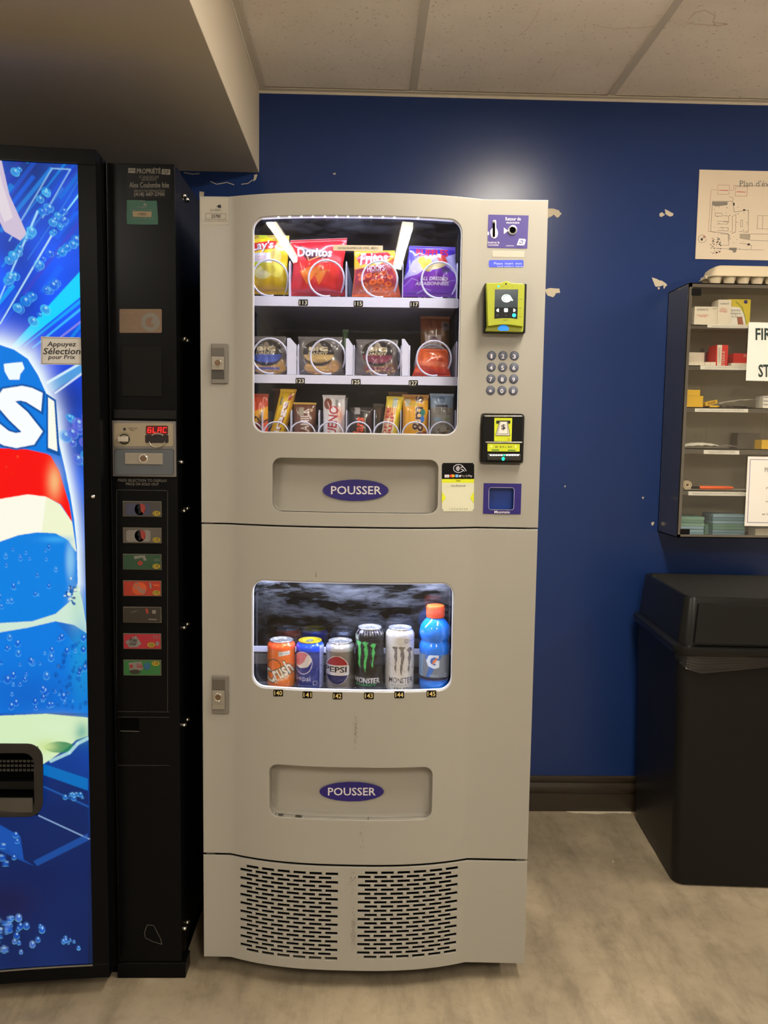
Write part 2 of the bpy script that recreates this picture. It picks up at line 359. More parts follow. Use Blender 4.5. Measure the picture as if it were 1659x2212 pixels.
b.poly(jag([(1323, 1860), (1326, 1860), (1326, 1863), (1323, 1863)], .3), M_bare, lambda x, y: WZ(x, y, .0006))
b.poly(jag([(190, 2109), (420, 2100), (424, 2104), (300, 2112), (192, 2118)], .6, 6), M_bare, lambda x, y: WZ(x, y, .0006)) if False else None
tag(b.build('floor', smooth=0), kind='structure')
b = MB(); b.box(XL-.1, XR+.1, YF-.1, YW+.12, CEIL, CEIL+.1, M_ceil)
for x in (.14, .80, 1.46, 2.12, 2.78, -.52, -1.18, -1.84): b.box(x-.012, x+.012, YF, YW, CEIL-.004, CEIL+.001, M_tbar)
for y in (.30-.06, -1.05, -2.02, -3.25): b.box(XL, XR, y-.012, y+.012, CEIL-.0038, CEIL+.001, M_tbar)
cf = lambda x, y: WZ(x, y, CEIL-.0004)
for p in ([(1120, 78), (1140, 62), (1155, 40), (1166, 18)], [(1186, 175), (1200, 152), (1213, 138)], [(1282, 52), (1300, 58), (1330, 62), (1380, 60), (1420, 56)], [(1290, 145), (1302, 120)]): b.line(p, 1.4, M_stain, cf)
cr = [(1488, 42), (1500, 28), (1522, 22), (1545, 34), (1540, 48), (1570, 52), (1550, 56), (1500, 52), (1480, 48)]; b.line(cr, 1.8, M_stain, cf)
tag(b.build('ceiling', smooth=0), kind='structure')
XS, ZS = -.373, 2.224
b = MB(); b.box(XL, XS, -1.0, YW, ZS, CEIL, M_soff); tag(b.build('ceiling_soffit', smooth=0, bevel=.002), kind='structure')
b = MB(); b.box(XS, XR, YW-.022, YW, CEIL-.006, CEIL-.004, M_tbar); b.box(XS, XR, YW-.002, YW, CEIL-.014, CEIL-.004, M_tbar)
b.box(XS, XS+.022, -1.0, YW-.022, CEIL-.006, CEIL-.004, M_tbar); b.box(XS, XS+.002, -1.0, YW-.022, CEIL-.016, CEIL-.004, M_tbar)
tag(b.build('trim_1', smooth=0), kind='structure')
prof = [(0, 0), (.003, 0), (.004, .02), (.003, .05), (.002, .068), (.006, .072), (.009, .082), (.008, .095), (.004, .104), (.002, .108), (.006, .112), (.009, .122), (.008, .130), (.004, .1335), (0, .134)]
b = MB(); P = np.array([[(x, YW-a, z) for a, z in prof] for x in (XL, XR)]); b.grid(P, M_base); tag(b.build('baseboard_back', smooth=35), kind='structure')
# ceiling light fixtures
M_diff = mat('lamp_diffuser', (235, 225, 200), .6, emis=(255, 243, 224), strength=32.0)
for i, (lx, ly, sx, sy, w) in enumerate(PANELS):
    e = empty('ceiling_light', (lx, ly, CEIL-.001), 0, ['long ceiling lamp just in front of the snack machine', 'long ceiling lamp behind the viewer, mirrored in the right of the snack window', 'long ceiling lamp at the far left, mirrored in the left of the snack window', 'added ceiling lamp out of view at the right, for more light'][i], 'ceiling light', 'surface mounted ceiling lights')
    b = MB(); f = .02
    for a in ((-sx/2-f, sx/2+f, -sy/2-f, -sy/2), (-sx/2-f, sx/2+f, sy/2, sy/2+f), (-sx/2-f, -sx/2, -sy/2, sy/2), (sx/2, sx/2+f, -sy/2, sy/2)): b.box(*a, -.012, 0, M_tbar)
    b.build('frame', e, smooth=0)
    b = MB(); b.box(-sx/2, sx/2, -sy/2, sy/2, -.040, -.001, M_diff); b.build('diffuser', e, smooth=0)
# ================================================================== SNACK MACHINE
RZ = radians(-2.0); MW = Matrix.Translation((.012, 0, 0)) @ Matrix.Rotation(RZ, 4, 'Z'); MI = np.array(MW.inverted())
camL = MI[:3, :3] @ CAM + MI[:3, 3]
def V(px, py, d=0.0):
    """point of the machine's own space at depth d behind its front plane"""
    r = MI[:3, :3] @ rayd(px, py); return camL + r*(d-camL[1])/r[1]
def toW(p): return np.array(MW @ Vector(p))
CA, CB = V(497, 1250)[0], V(1025, 1250)[0]; CC, CH = (CA+CB)/2, (CB-CA)/2
def bulge(x):
    t = min(1, abs((x-CC)/CH)); return .042*(1-t**2.6)
def VB(px, py, off=0.0):
    p = V(px, py, 0)
    for _ in range(5): p = V(px, py, -bulge(p[0])-off)
    return p
MX0 = (V(430, 425)[0]+V(441, 2071)[0])/2; MX1 = (V(1184, 432)[0]+V(1133, 2078)[0])/2
MZ0, MZ1, ZG1, ZG2 = .046, 1.884, 1.1315, .311
snack = empty('vending_machine', (.012, 0, 0), RZ, 'tall pale grey snack and drink vending machine with two lit windows', 'vending machine')
XS_ = [MX0, CA, CB, MX1]
cuts = [CA+(CB-CA)*i/36 for i in range(37)]
bend = lambda x: -bulge(x)
def f_(px0, px1, py0, py1, r):
    x0 = VB(px0, (py0+py1)/2)[0]; x1 = VB(px1, (py0+py1)/2)[0]; z1 = VB((px0+px1)/2, py0)[2]; z0 = VB((px0+px1)/2, py1)[2]
    return (x0, x1, z0, z1, r)
def loop(h, n=7): x0, x1, z0, z1, r = h; return rr(x0, z0, x1, z1, r, n)
H_win = f_(545.5, 994, 465.5, 937, .028); H_low = f_(544.5, 978, 1259, 1494, .030)
H_f1 = f_(588.5, 946, 991.5, 1108, .021); H_f2 = f_(582, 933, 1659, 1771, .021)
H_bill = (V(1037, 950)[0], V(1131, 950)[0], V(1080, 1003)[2], V(1080, 894)[2], .008)
H_coin = (V(1055.5, 1077)[0], V(1110, 1077)[0], V(1080, 1101)[2], V(1080, 1053)[2], .006)
g = .0018
up = sheet('upper_door', [(MX0, ZG1+g), (MX1, ZG1+g), (MX1, MZ1), (MX0, MZ1)], [loop(H_win), loop(H_f1), loop(H_bill), loop(H_coin)], .018, bend, cuts, M_door, snack)
lo_ = sheet('lower_door', [(MX0, ZG2+.0045), (MX1, ZG2+.0045), (MX1, ZG1-g), (MX0, ZG1-g)], [loop(H_low), loop(H_f2)], .018, bend, cuts, M_door, snack, edge=.002)
# vent panel: two fields of slots
slots = []
for (pxa, pxb, sgn) in ((519.5, 737.5, 1), (772.5, 994.5, -1)):
    xa, xb = VB(pxa, 1980)[0], VB(pxb, 1980)[0]; n = 6; w = (xb-xa)/(n+.42); za, zb = VB((pxa+pxb)/2, 1884 if sgn > 0 else 1885)[2], VB((pxa+pxb)/2, 2066)[2]
    for r in range(21):
        off = ((.42 if r % 2 == 0 else 0) if True else 0)*w; z = za+(zb-za)*r/20
        for k in range(n):
            s = xa+off+k*w; slots.append([(s, z-.0036), (s+w*.76, z-.0036), (s+w*.76, z+.0036), (s, z+.0036)])
gr = sheet('grille_panel', [(MX0, MZ0), (MX1, MZ0), (MX1, ZG2-.001), (MX0, ZG2-.001)], slots, .006, bend, cuts, M_door, snack, edge=.0012)
# cabinet carcass, hollow
b = MB(); YB = .84; c0, c1 = MX0+.004, MX1-.004
b.box(c0, c0+.02, .019, YB, .05, MZ1-.004, M_door); b.box(c1-.02, c1, .019, YB, .05, MZ1-.004, M_door)
b.box(c0, c1, YB-.02, YB, .05, MZ1-.004, M_door); b.box(c0, c1, .019, YB, MZ1-.024, MZ1-.004, M_door)
b.box(c0, c1, .019, YB, .05, .06, M_dark); b.box(c0, c1, .03, YB, ZG2-.02, ZG2+.01, M_dark); b.box(c0, c1, .03, YB, ZG1-.02, ZG1+.02, M_liner)
b.build('cabinet', snack, smooth=0)
b = MB()
for x in (c0+.05, c1-.05):
    for y in (.10, .76): b.lathe([(.020, 0), (.022, .006), (.012, .012), (.012, .05)], M_dark, 14, (x, y, 0))
b.box(c0+.03, c1-.03, .06, .80, .018, .05, M_dark); b.build('base_feet', snack)
b = MB(); b.box(c0+.02, c1-.02, .06, .07, .06, .29, M_dark); b.build('vent_backing', snack, smooth=0)
# reveals around the openings
def collar(name, h, yb, m, n=7, par=None, lip=.0):
    L = loop(h, n); L2 = []
    for i in range(len(L)):
        (xa, za), (xb, zb) = L[i], L[(i+1) % len(L)]; k = max(1, int(math.hypot(xb-xa, zb-za)/.012))
        L2 += [(xa+(xb-xa)*j/k, za+(zb-za)*j/k) for j in range(k)]
    L2.append(L2[0]); b = MB()
    P = np.array([[(x, -bulge(x)+.0008, z) for x, z in L2], [(x, yb, z) for x, z in L2]]); b.grid(P, m); return b.build(name, par or snack, smooth=50)
M_rim = mat('pale_window_trim', (205, 206, 214), .3)
def pane(name, h, y0, m):
    x0, x1, z0, z1, r = h; xs = np.linspace(x0-.004, x1+.004, 48); b = MB()
    P = np.array([[(x, -.042*(1-((x-CC)/CH)**2)+y0, z) for x in xs] for z in (z0-.004, z1+.004)]); b.grid(P, m); return b.build(name, snack, smooth=180)
def band(name, h, m):
    """thin trim ring just inside the door skin"""
    x0, x1, z0, z1, r = h; b = MB(); A = rr(x0, z0, x1, z1, r, 8); B = rr(x0+.0022, z0+.0022, x1-.0022, z1-.0022, r-.002, 8)
    def sub(L):
        o = []
        for i in range(len(L)):
            (xa, za), (xb, zb) = L[i], L[(i+1) % len(L)]; o += [(xa+(xb-xa)*j/12, za+(zb-za)*j/12) for j in range(12)]
        return o+[o[0]]
    A, B = sub(A), sub(B); P = np.array([[(x, -bulge(x)+.0026, z) for x, z in A], [(x, -bulge(x)+.0026, z) for x, z in B], [(x, -bulge(x)+.012, z) for x, z in B]]); b.grid(P, m); return b.build(name, snack, smooth=40)
band('window_trim', H_win, M_rim); band('window_trim', H_low, M_rim)
tag(pane('window_glass', H_win, .0150, M_glass), 'clear window pane'); tag(pane('window_glass', H_low, .0150, M_glass2), 'scratched and smeared window pane')
# delivery flaps
for i, (h, bx) in enumerate(((H_f1, (697, 1036, 839, 1082)), (H_f2, (690, 1689, 829, 1731)))):
    x0, x1, z0, z1, r = h; collar('flap_recess', h, .014, M_flap)
    b = MB(); n = 24; xs = np.linspace(x0-.003, x1+.003, n); top = np.linspace(z1+.002, z0-.001, 10)
    P = np.array([[(x, .004-.006*(1-((x-(x0+x1)/2)/((x1-x0)/2))**2)+.004*(1-k/9.0), z) for x in xs] for k, z in enumerate(top)]); b.grid(P, M_flap)
    fl = b.build('delivery_flap', snack, smooth=60)
    b = MB(); q = lambda l: (lambda x, y: V(x, y, -.0035-.0006*l))
    cx, cy = (bx[0]+bx[2])/2, (bx[1]+bx[3])/2
    b.poly(jag(ellp(cx, cy, (bx[2]-bx[0])/2, (bx[3]-bx[1])/2, 60), .25, 1), M_navy, q(1))
    b.text('POUSSER', (cx-53, cy-9, cx+56, cy+9) if i == 0 else (cx-51, cy-8.5, cx+52, cy+8.5), mat('white_vinyl', (222, 216, 216), .5), q(2), bold=.022)
    tag(b.build('push_sticker', fl, smooth=0), 'dark blue oval sticker with white lettering')
# number plates
def plate(t, px, py, w, h, f, fg, bgm, par=snack):
    b = MB(); b.poly(rr(px-w/2, py-h/2, px+w/2, py+h/2, 2.0, 3), bgm, f(0)); b.text(t, (px-w*.40, py-h*.33, px+w*.40, py+h*.33), fg, f(1), bold=.02); return b.build('number_plate', par, smooth=0)
fb = lambda l: (lambda x, y: VB(x, y, .0005+.0005*l))
for t, x, y in (('140', 601, 1497), ('141', 664, 1501), ('142', 729, 1503.5), ('143', 797, 1503), ('144', 862.5, 1501), ('145', 932, 1499)): plate(t, x, y, 21, 15, fb, M_gold, M_black)
# ---------------------------------------------------------------- interior of the snack compartment
IX0, IX1 = V(515, 800, .03)[0], V(994.5, 650, .05)[0]+.004
def cavity(name, z0, z1, yb, m, x0=IX0, x1=IX1, y0=.019):
    b = MB(); b.box(x0-.01, x0, y0, yb, z0, z1, m); b.box(x1, x1+.01, y0, yb, z0, z1, m); b.box(x0, x1, yb, yb+.01, z0, z1, m); b.box(x0-.01, x1+.01, y0, yb, z1, z1+.01, m); b.box(x0-.01, x1+.01, y0, yb, z0-.01, z0, m)
    return b.build(name, snack, smooth=0)
cavity('snack_compartment', ZG1+.03, MZ1-.03, .60, M_liner)
def tray(pyl, pyr, hpx, d=.04, numbers=()):
    za = (V(560, pyl, d)[2]+V(980, pyr, d)[2])/2; hh = V(760, pyl+hpx, d)[2]; zb = V(760, (pyl+pyr)/2, d)[2]; h = zb-hh
    b = MB(); x0, x1 = IX0+.002, V(991, pyr, d)[0]
    b.prism(rr(x0, za-h, x1, za, .004, 3), M_white, lambda x, z, y: (x, y, z), d, d+.002); b.box(x0, x1, d+.002, .58, za-.006, za-.003, M_lav)
    t = b.build('shelf_tray', snack, smooth=30)
    for s, px, py in numbers: plate(s, px, py, 20, 13.5, lambda l: (lambda x, y: V(x, y, d-.0006-.0005*l)), mat('cream_ink', (225, 220, 200), .5), M_black, t)
    return za
ZT1 = tray(640, 643.5, 23, numbers=(('113', 655, 653.5), ('115', 774, 656), ('117', 895, 657.5)))
ZT2 = tray(809, 813.5, 21, numbers=(('123', 648.5, 823), ('125', 769, 825.5), ('127', 893, 828)))
ZT3 = tray(967, 971, 22)
# dividers
def divider(px, py0, zb, w=.0016, depth=.5, d=.044):
    p = V(px, py0, d); b = MB(); x = p[0]; b.prism([(d, zb), (depth, zb), (depth, p[2]), (d+.012, p[2]), (d, p[2]-.012)], M_lav, lambda y, z, k: (x+k, y, z), 0, w); return b.build('divider', snack, smooth=0)
for x, y in ((624, 561), (747, 562), (870, 566), (988, 566)): divider(x, y, ZT1)
for x, y in ((642.5, 742), (747, 742), (764, 744), (866, 745), (885, 745), (987, 736)): divider(x, y, ZT2)
for x in (565, 627.5, 688, 747.5, 808, 865.5, 927, 984): divider(x, 885, ZT3)
# folded front flanges of the wide row dividers
for px0, px1, py0, py1 in ((620, 641, 730, 809), (747, 763, 731, 810), (868, 885, 732, 812)):
    b = MB(); k = (px1-px0); pts = [(px0, py1), (px0, py0), (px0+k*.35, py0), (px1, py0+16), (px1, py1)]
    P0 = [V(x, y, .046) for x, y in pts]; P1 = [V(x, y, .0475) for x, y in pts]; n = 5
    b.add(P0+P1, [tuple(range(n)), tuple(range(2*n-1, n-1, -1))]+[(i, (i+1) % n, n+(i+1) % n, n+i) for i in range(n)], M_white); b.build('divider_flange', snack, smooth=0)
# wire spirals
def coil(px, py, rpx, d=.046, turns=5, pitch=.062, wr=.0023):
    c = V(px, py, d); e = V(px+rpx, py, d); R = e[0]-c[0]; path = []
    N = 26
    for k in range(turns):
        for i in range(N):
            a = i/N; s = 0 if a < .82 else (a-.82)/.18; th = -pi/2+.22-2*pi*a
            path.append((c[0]+R*cos(th), c[1]+pitch*(k+s)+.004*a, c[2]+R*sin(th)))
    b = MB(); b.tube(path, wr, M_lav, 7); return b.build('wire_spiral', snack, smooth=60)
for x, y in ((583, 600), (705, 601), (820, 603), (949, 605)): coil(x, y, 38.5, pitch=.075, turns=4)
for x, y in ((583, 769), (708, 770), (829, 773), (937.5, 774)): coil(x, y, 37.5, pitch=.075, turns=4)
for x in (541, 596, 653, 714, 774, 834, 896.5, 956): coil(x, 939, 27.5, pitch=.05, wr=.0019)
# LED strip behind the top edge of the window
def ledbar(px0, px1, py, dots, watts, d0, zwin, strength=5):
    a = VB(px0, py, -.02); c = VB(px1, py, -.02); z = (a[2]+c[2])/2; zt = zwin; b = MB(); xs = np.linspace(a[0], c[0], 24)
    P = np.array([[(x, -bulge(x)+y, zz) for x in xs] for y, zz in ((.005, zt-.0032), (.005, zt-.0003), (.012, zt-.0003), (.012, zt-.0032), (.005, zt-.0032))]); b.grid(P, mat('led_cover', (200, 205, 225), .3, emis=(205, 210, 255), strength=.8))
    ls = b.build('led_strip', snack, smooth=0); mm = mat('led_emitter', (255, 255, 255), .3, emis=(225, 232, 255), strength=strength)
    for px, py_ in dots:
        p = VB(px, py_, -.004); b = MB(); b.lathe([(.0004, -.002), (.0022, -.001), (.0024, .001), (.0006, .002)], mm, 10, (p[0], -bulge(p[0])+.004, zt-.0022)); b.build('led_emitter', ls, smooth=60)
    ld = bpy.data.lights.new('led_or_fill_light', 'AREA'); ld.shape = 'RECTANGLE'; ld.size = c[0]-a[0]-.02; ld.size_y = .012; ld.energy = watts; ld.color = (.72, .78, 1.0)
    o = bpy.data.objects.new('led_or_fill_light', ld); COL.objects.link(o); o.parent = snack; o.location = ((a[0]+c[0])/2, d0, z+.010); o.rotation_euler = (radians(8), 0, 0)
ledbar(556, 985, 468, [(602, 469.5), (626, 468.5), (651, 467.5), (676, 467), (702, 466.8), (727, 466.8), (752, 467), (777, 467.2), (802, 467.6), (827, 468.4), (852, 469), (903, 471.5)], LED_TOP, .006, H_win[3])
# upright fill lights added inside the door, unseen, to brighten the shelf fronts
for sx_, rz_ in ((H_win[0]-.012, -25), (H_win[1]+.012, 25)):
    b = MB(); z0_, z1_ = H_win[2]+.02, H_win[3]-.02; b.box(sx_-.005, sx_+.005, -.010, -.006, z0_, z1_, MATS['led_cover']); b.build('added_side_light', snack, smooth=0)
    ld = bpy.data.lights.new('led_or_fill_light', 'AREA'); ld.shape = 'RECTANGLE'; ld.size = .008; ld.size_y = z1_-z0_; ld.energy = SIDE_FILL; ld.color = (.72, .78, 1.0)
    o = bpy.data.objects.new('led_or_fill_light', ld); COL.objects.link(o); o.parent = snack; o.location = (sx_, -.004, (z0_+z1_)/2); o.rotation_euler = (radians(-90), radians(0), radians(-rz_))
# ---------------------------------------------------------------- lower compartment
LX0, LX1 = V(530, 1400, .05)[0], V(992, 1400, .05)[0]
ZC = V(608, 1380.5, .035)[2]-.1225
cavity('drink_compartment', ZC-.02, V(760, 1245, .02)[2], .45, mat('dark_drink_liner', (30, 34, 44), .5), LX0, LX1)
b = MB(); xs = np.linspace(LX0, LX1, 30); mg_ = mat('drink_shelf_grey', (120, 122, 128), .45)
for x0_, x1_ in zip(xs[:-1], xs[1:]):
    ya, yb_ = -bulge(x0_)+.02, -bulge(x1_)+.02; b.add([(x0_, ya, ZC), (x1_, yb_, ZC), (x1_, .44, ZC), (x0_, .44, ZC), (x0_, ya, ZC-.012), (x1_, yb_, ZC-.012)], [(0, 1, 2, 3), (4, 5, 1, 0)], mg_)
b.build('drink_shelf', snack, smooth=0)
b = MB(); b.box(LX0, LX1, .082, .084, ZC+.001, V(760, 1262, .08)[2], glassmat('dimming_sheet_tint', tint=(.42, .44, .48), gloss=.03)); tag(b.build('dimming_sheet', snack, smooth=0), 'added dark see-through sheet that dims the cans behind it')  # sheet put in to dim the second row of cans
zr = V(560, 1394, .085)[2]; zr2 = V(560, 1405.5, .085)[2]; zr3 = V(560, 1432, .085)[2]
b = MB(); b.box(LX0, LX1, .076, .080, zr2, zr, M_white); b.box(LX0, LX1, .078, .081, zr3, zr2, mat('mid_grey_metal', (92, 88, 84), .5)); b.build('drink_rail', snack, smooth=0)
ledbar(552, 968, 1257.5, [], LED_LOW, .006, H_low[3], strength=3)
# ---------------------------------------------------------------- door furniture on the right wing
q = lambda l, d=0: (lambda x, y: V(x, y, d-.0006-.0005*l))
M_tw = mat('white_vinyl_print', (226, 222, 230), .5)
b = MB(); b.poly([(1055, 463.5), (1142, 465.5), (1139, 537), (1053, 535)], M_purple, q(0))
b.text('Retour de', (1092, 469, 1125, 476.5), M_tw, q(1), bold=.02); b.text('monnaie', (1094, 478.5, 1122, 483), M_tw, q(1), bold=.02)
b.text('Insérez la', (1054, 521, 1079, 526), M_tw, q(1), bold=.01); b.text('monnaie', (1055, 527, 1077, 531), M_tw, q(1), bold=.01)
b.text('coinco', (1093, 529, 1110, 532), M_tw, q(1))
b.poly([(1088.5, 491.5), (1097.5, 498.5), (1088.5, 505.5)], M_tw, q(1))
b.poly(jag(ellp(1067.5, 503, 8.5, 12.5, 18), .5, 1), M_tw, q(1)); b.poly(rr(1064.5, 475, 1072, 505, 3), M_tw, q(1.2)); b.poly(jag(ellp(1054.5, 504, 1.8, 4.2, 10), .3, 1), M_tw, q(1))
b.poly([(1120, 515), (1136, 516), (1134, 532), (1116, 531)], mat('lilac_vinyl', (112, 98, 170), .5), q(1))
b.poly([(1122, 515.5), (1133, 516), (1136, 518), (1133, 528), (1129, 530), (1116, 529.5)], M_tw, q(2)); b.poly([(1125, 519), (1131, 520), (1129, 526), (1121, 526)], M_purple, q(3)); b.poly(ellp(1126, 523, 3.2, 1.8, 10), M_tw, q(4))
cp = tag(b.build('coin_plate', snack, smooth=0), 'purple instruction sticker around the coin slot')
b = MB(); c = V(1107, 497.5, 0); b.lathe([(.0105, 0), (.0105, -.003), (.0075, -.004), (.0068, -.001), (.0068, .0)], M_alu, 28, c, 'y', cap=False); b.lathe([(.0068, -.0015), (.0001, -.0015)], M_dark, 24, c, 'y', cap=False); b.build('return_button', cp, smooth=40)
b = MB(); b.poly(rr(1064.6, 478, 1069.4, 512, 2.2), M_dark, q(4)); b.poly(ellp(1067, 479.5, 2, 2.6, 12), M_grey, q(5)); b.build('coin_slot', cp, smooth=0)
b = MB(); M_blue_lcd = mat('blue_display', (6, 14, 90), .3, emis=(25, 70, 245), strength=.75); M_lcdt = mat('display_characters', (150, 160, 250), .3, emis=(140, 150, 255), strength=.6)
b.poly(jag(rr(1056, 561.5, 1131, 577, 3, 3), .3, 1), M_blue_lcd, q(0)); b.text('Please  insert  mon', (1067, 566.5, 1127, 571.5), M_lcdt, q(1), bold=.01); b.text('and select item', (1074, 573.5, 1129, 576.8), M_lcdt, q(1)); tag(b.build('message_display', snack, smooth=0), 'lit blue message display')
b = MB(); b.text('MAX   5', (1085, 545.5, 1103, 548), M_lgrey, q(0)); b.poly([(1064, 541), (1133, 542), (1132, 556), (1064, 555)], mat('faint_clear_sticker', (186, 176, 162), .4), q(-.4)); b.build('clear_sticker', snack, smooth=0)
# card reader
DR = -.042; R = lambda l, d=0: (lambda x, y: V(x, y, DR+d-.0005*l))
b = MB(); out = [(1051, 611.5), (1083, 611), (1088, 608.5), (1094, 606.8), (1099, 608.5), (1104, 611), (1131, 613), (1133.5, 616), (1131, 704), (1128, 705.5), (1118, 704), (1100, 701.5), (1085, 701), (1070, 702.5), (1060, 704.5), (1054, 704)]
n = len(out); A = [V(x, y, DR) for x, y in out]; B_ = [V(x, y, DR)+np.array([0, .012, 0]) for x, y in out]
b.add(A+B_, [tuple(range(n))]+[(i, n+i, n+(i+1) % n, (i+1) % n) for i in range(n)], M_lime)
lp = [(1050, 612), (1133, 614), (1131, 705), (1129.5, 717), (1049, 715), (1052, 704)]
A = [V(x, y, DR+.011) for x, y in lp]; B_ = [p+np.array([0, .012, 0]) for p in A]; n = len(lp); b.add(A+B_, [tuple(range(n)), tuple(range(2*n-1, n-1, -1))]+[(i, n+i, n+(i+1) % n, (i+1) % n) for i in range(n)], M_lime)
rd = tag(b.build('card_reader', snack, smooth=40, bevel=.0012), 'lime green contactless card reader')
b = MB(); p0 = V(1047.5, 613, DR+.02); p1 = V(1133.5, 719, DR+.02); b.box(p0[0], p1[0]+.002, DR+.022, 0, p1[2], p0[2]+.002, M_black); b.build('reader_housing', rd, bevel=.002)
b = MB(); b.poly([(1069, 625), (1119.5, 625), (1117.5, 689), (1103, 687.2), (1085, 687), (1068, 688.5)], mat('reader_screen', (14, 24, 28), .15, emis=(28, 52, 60), strength=.55), R(.5)); b.poly([(1068.5, 664), (1118.5, 664), (1117.5, 688), (1103, 687), (1085, 687), (1068, 688)], M_black, R(1))
gl = mat('screen_white', (230, 240, 235), .3, emis=(235, 255, 245), strength=1.3); cy = mat('screen_cyan', (0, 200, 200), .3, emis=(10, 225, 205), strength=1.1); dgs = mat('screen_dim', (60, 58, 52), .3)
b.poly(ellp(1094, 644.5, 10.5, 8.6, 24), gl, R(1.5)); b.poly([(1099, 639), (1104, 642), (1108.5, 649), (1106, 650), (1101, 647), (1097, 650)], gl, R(1.6)); b.line(ellp(1094, 644.5, 7, 6, 12, 110, 300), 1.3, mat('screen_teal', (30, 90, 85), .3, emis=(30, 95, 88), strength=.6), R(2))
b.poly([(1077.5, 666.5), (1074, 667.5), (1072, 670.5), (1074, 673), (1077.5, 674)], gl, R(2)); b.poly(rr(1089, 666, 1097, 674, 1.5, 2), gl, R(2)); b.poly([(1109, 666.5), (1112, 667.5), (1114, 670.5), (1112, 673), (1109, 674)], gl, R(2))
b.poly(ellp(1110.5, 681, 4.2, 4.2, 16), cy, R(2)); b.line([(1072.5, 679), (1076.5, 683)], .9, dgs, R(2)); b.line([(1076.5, 679), (1072.5, 683)], .9, dgs, R(2)); b.line(ellp(1093, 681, 2, 2, 8), .7, dgs, R(2))
tag(b.build('touch_screen', rd, smooth=0), 'dark lit screen')
b = MB(); b.poly(ellp(1077, 618.5, 2.6, 2.0, 12), cy, R(1)); b.build('indicator_light', rd, smooth=0); b = MB(); b.poly(ellp(1093, 613.5, 1.9, 1.9, 12), M_black, R(1)); b.build('camera_hole', rd, smooth=0); b = MB(); [b.line([(x-1.6, 619), (x+1.6, 619)], .8, mat('olive_ink', (110, 112, 20), .5), R(1)) for x in (1087.5, 1097, 1107)]
b.text('nayax', (1087.5, 689.8, 1097, 693.5), mat('olive_ink', (110, 112, 20), .5), R(1), bold=.02)
for (x, y) in ((1124.5, 646), (1123.5, 665), (1123.5, 684)): b.line([(x-2.5, y), (x+2.5, y), (x+2, y+1.5)], .8, mat('olive_ink', (110, 112, 20), .5), R(1))
b.build('reader_markings', rd, smooth=0)
b = MB(); b.poly(ellp(1087.5, 710.5, 12, 8, 18, 180, 360)+[(1099, 712), (1096, 714.5), (1080, 714.5), (1076, 712)], mat('proximity_lamp', (0, 110, 230), .3, emis=(0, 130, 255), strength=1.0), R(1, .0105)); tag(b.build('status_lamp', rd, smooth=0), 'glowing blue lamp')
# keypad
for r, row in enumerate(('123', '456', '789', '*0#')):
    for c_, ch in enumerate(row):
        px = 1061.8+c_*24.6-r*.75; py = 768.3+r*25.0+c_*.25; c = V(px, py, 0); b = MB()
        b.lathe([(.0108, 0), (.0108, -.0008), (.0100, -.0008), (.0099, -.0003), (.0094, -.0012), (.0085, -.0018), (.0001, -.0018)], mat('slate_button_plastic', (84, 88, 104), .45), 24, c, 'y', cap=False)
        hh = 4.6 if ch not in '*' else 3.2; b.text(ch, (px-(3.2 if ch != '1' else 2.0), py-hh+1.2, px+(3.2 if ch != '1' else 1.8), py+hh+1.2), M_tw, lambda x, y: V(x, y, -.0022), bold=.03)
        b.build('keypad_button', snack, smooth=40)
# banknote reader
DB = -.016; Q = lambda l, d=0: (lambda x, y: V(x, y, DB+d-.0005*l))
x0, x1, z0, z1, r = H_bill
b = MB(); b.box(x0-.0005, x1+.0005, .010, .012, z0, z1, M_flap); L_ = rr(x0, z0, x1, z1, r, 5); L_.append(L_[0]); b.grid(np.array([[(x, .0005, z) for x, z in L_], [(x, .011, z) for x, z in L_]]), M_flap); bill = b.build('note_reader_recess', snack, smooth=40)
p0 = V(1043.5, 897, DB); p1 = V(1128, 1000, DB)
bl = MB(); bl.box(p0[0], p1[0], DB, .011, p1[2], p0[2], M_black); bl = bl.build('banknote_reader', snack, bevel=.003)
b = MB(); M_gl = mat('grey_gloss_ridge', (150, 148, 140), .2, coat=.5)
for (xa, xb, y) in ((1047, 1127, 899), (1049, 1127.5, 955.5)):
    b = MB(); a = V(xa, y, DB-.001); c = V(xb, y+.3, DB-.001); b.tube([a, a*.6+c*.4, c], .0016, M_gl, 8); b.build('ridge', bl, smooth=60)
b = MB(); b.poly([(1068, 902.5), (1106.5, 903), (1105, 953.5), (1067.5, 953)], mat('lime_card', (204, 214, 30), .5), Q(1)); b.poly([(1072, 908.5), (1102.5, 908.5), (1102.5, 915), (1072, 915)], M_ink, Q(2))
b.poly([(1079, 911), (1096.5, 911), (1101.5, 941), (1071, 940.5)], M_paper, Q(2.6)); b.line([(1079, 911), (1071, 940.5), (1101.5, 941), (1096.5, 911)], 1.0, M_ink, Q(3)); b.line([(1080.5, 912), (1075, 937), (1097.5, 937.3), (1095, 912)], .8, M_ink, Q(3.4))
b.text('$', (1083, 916.5, 1092, 929), M_ink, Q(4), bold=.02); b.line(ellp(1100, 949, 2, 2.2, 8, 60, 300), .7, M_red, Q(3)); b.build('note_picture', bl, smooth=0)
b = MB(); b.poly([(1053, 958), (1123, 959), (1122.5, 975.5), (1053, 975)], mat('lime_card', (204, 214, 30), .5), Q(1)); b.text('$5  $10 x  $20', (1070, 963.5, 1106, 967.5), M_ink, Q(2), bold=.01)
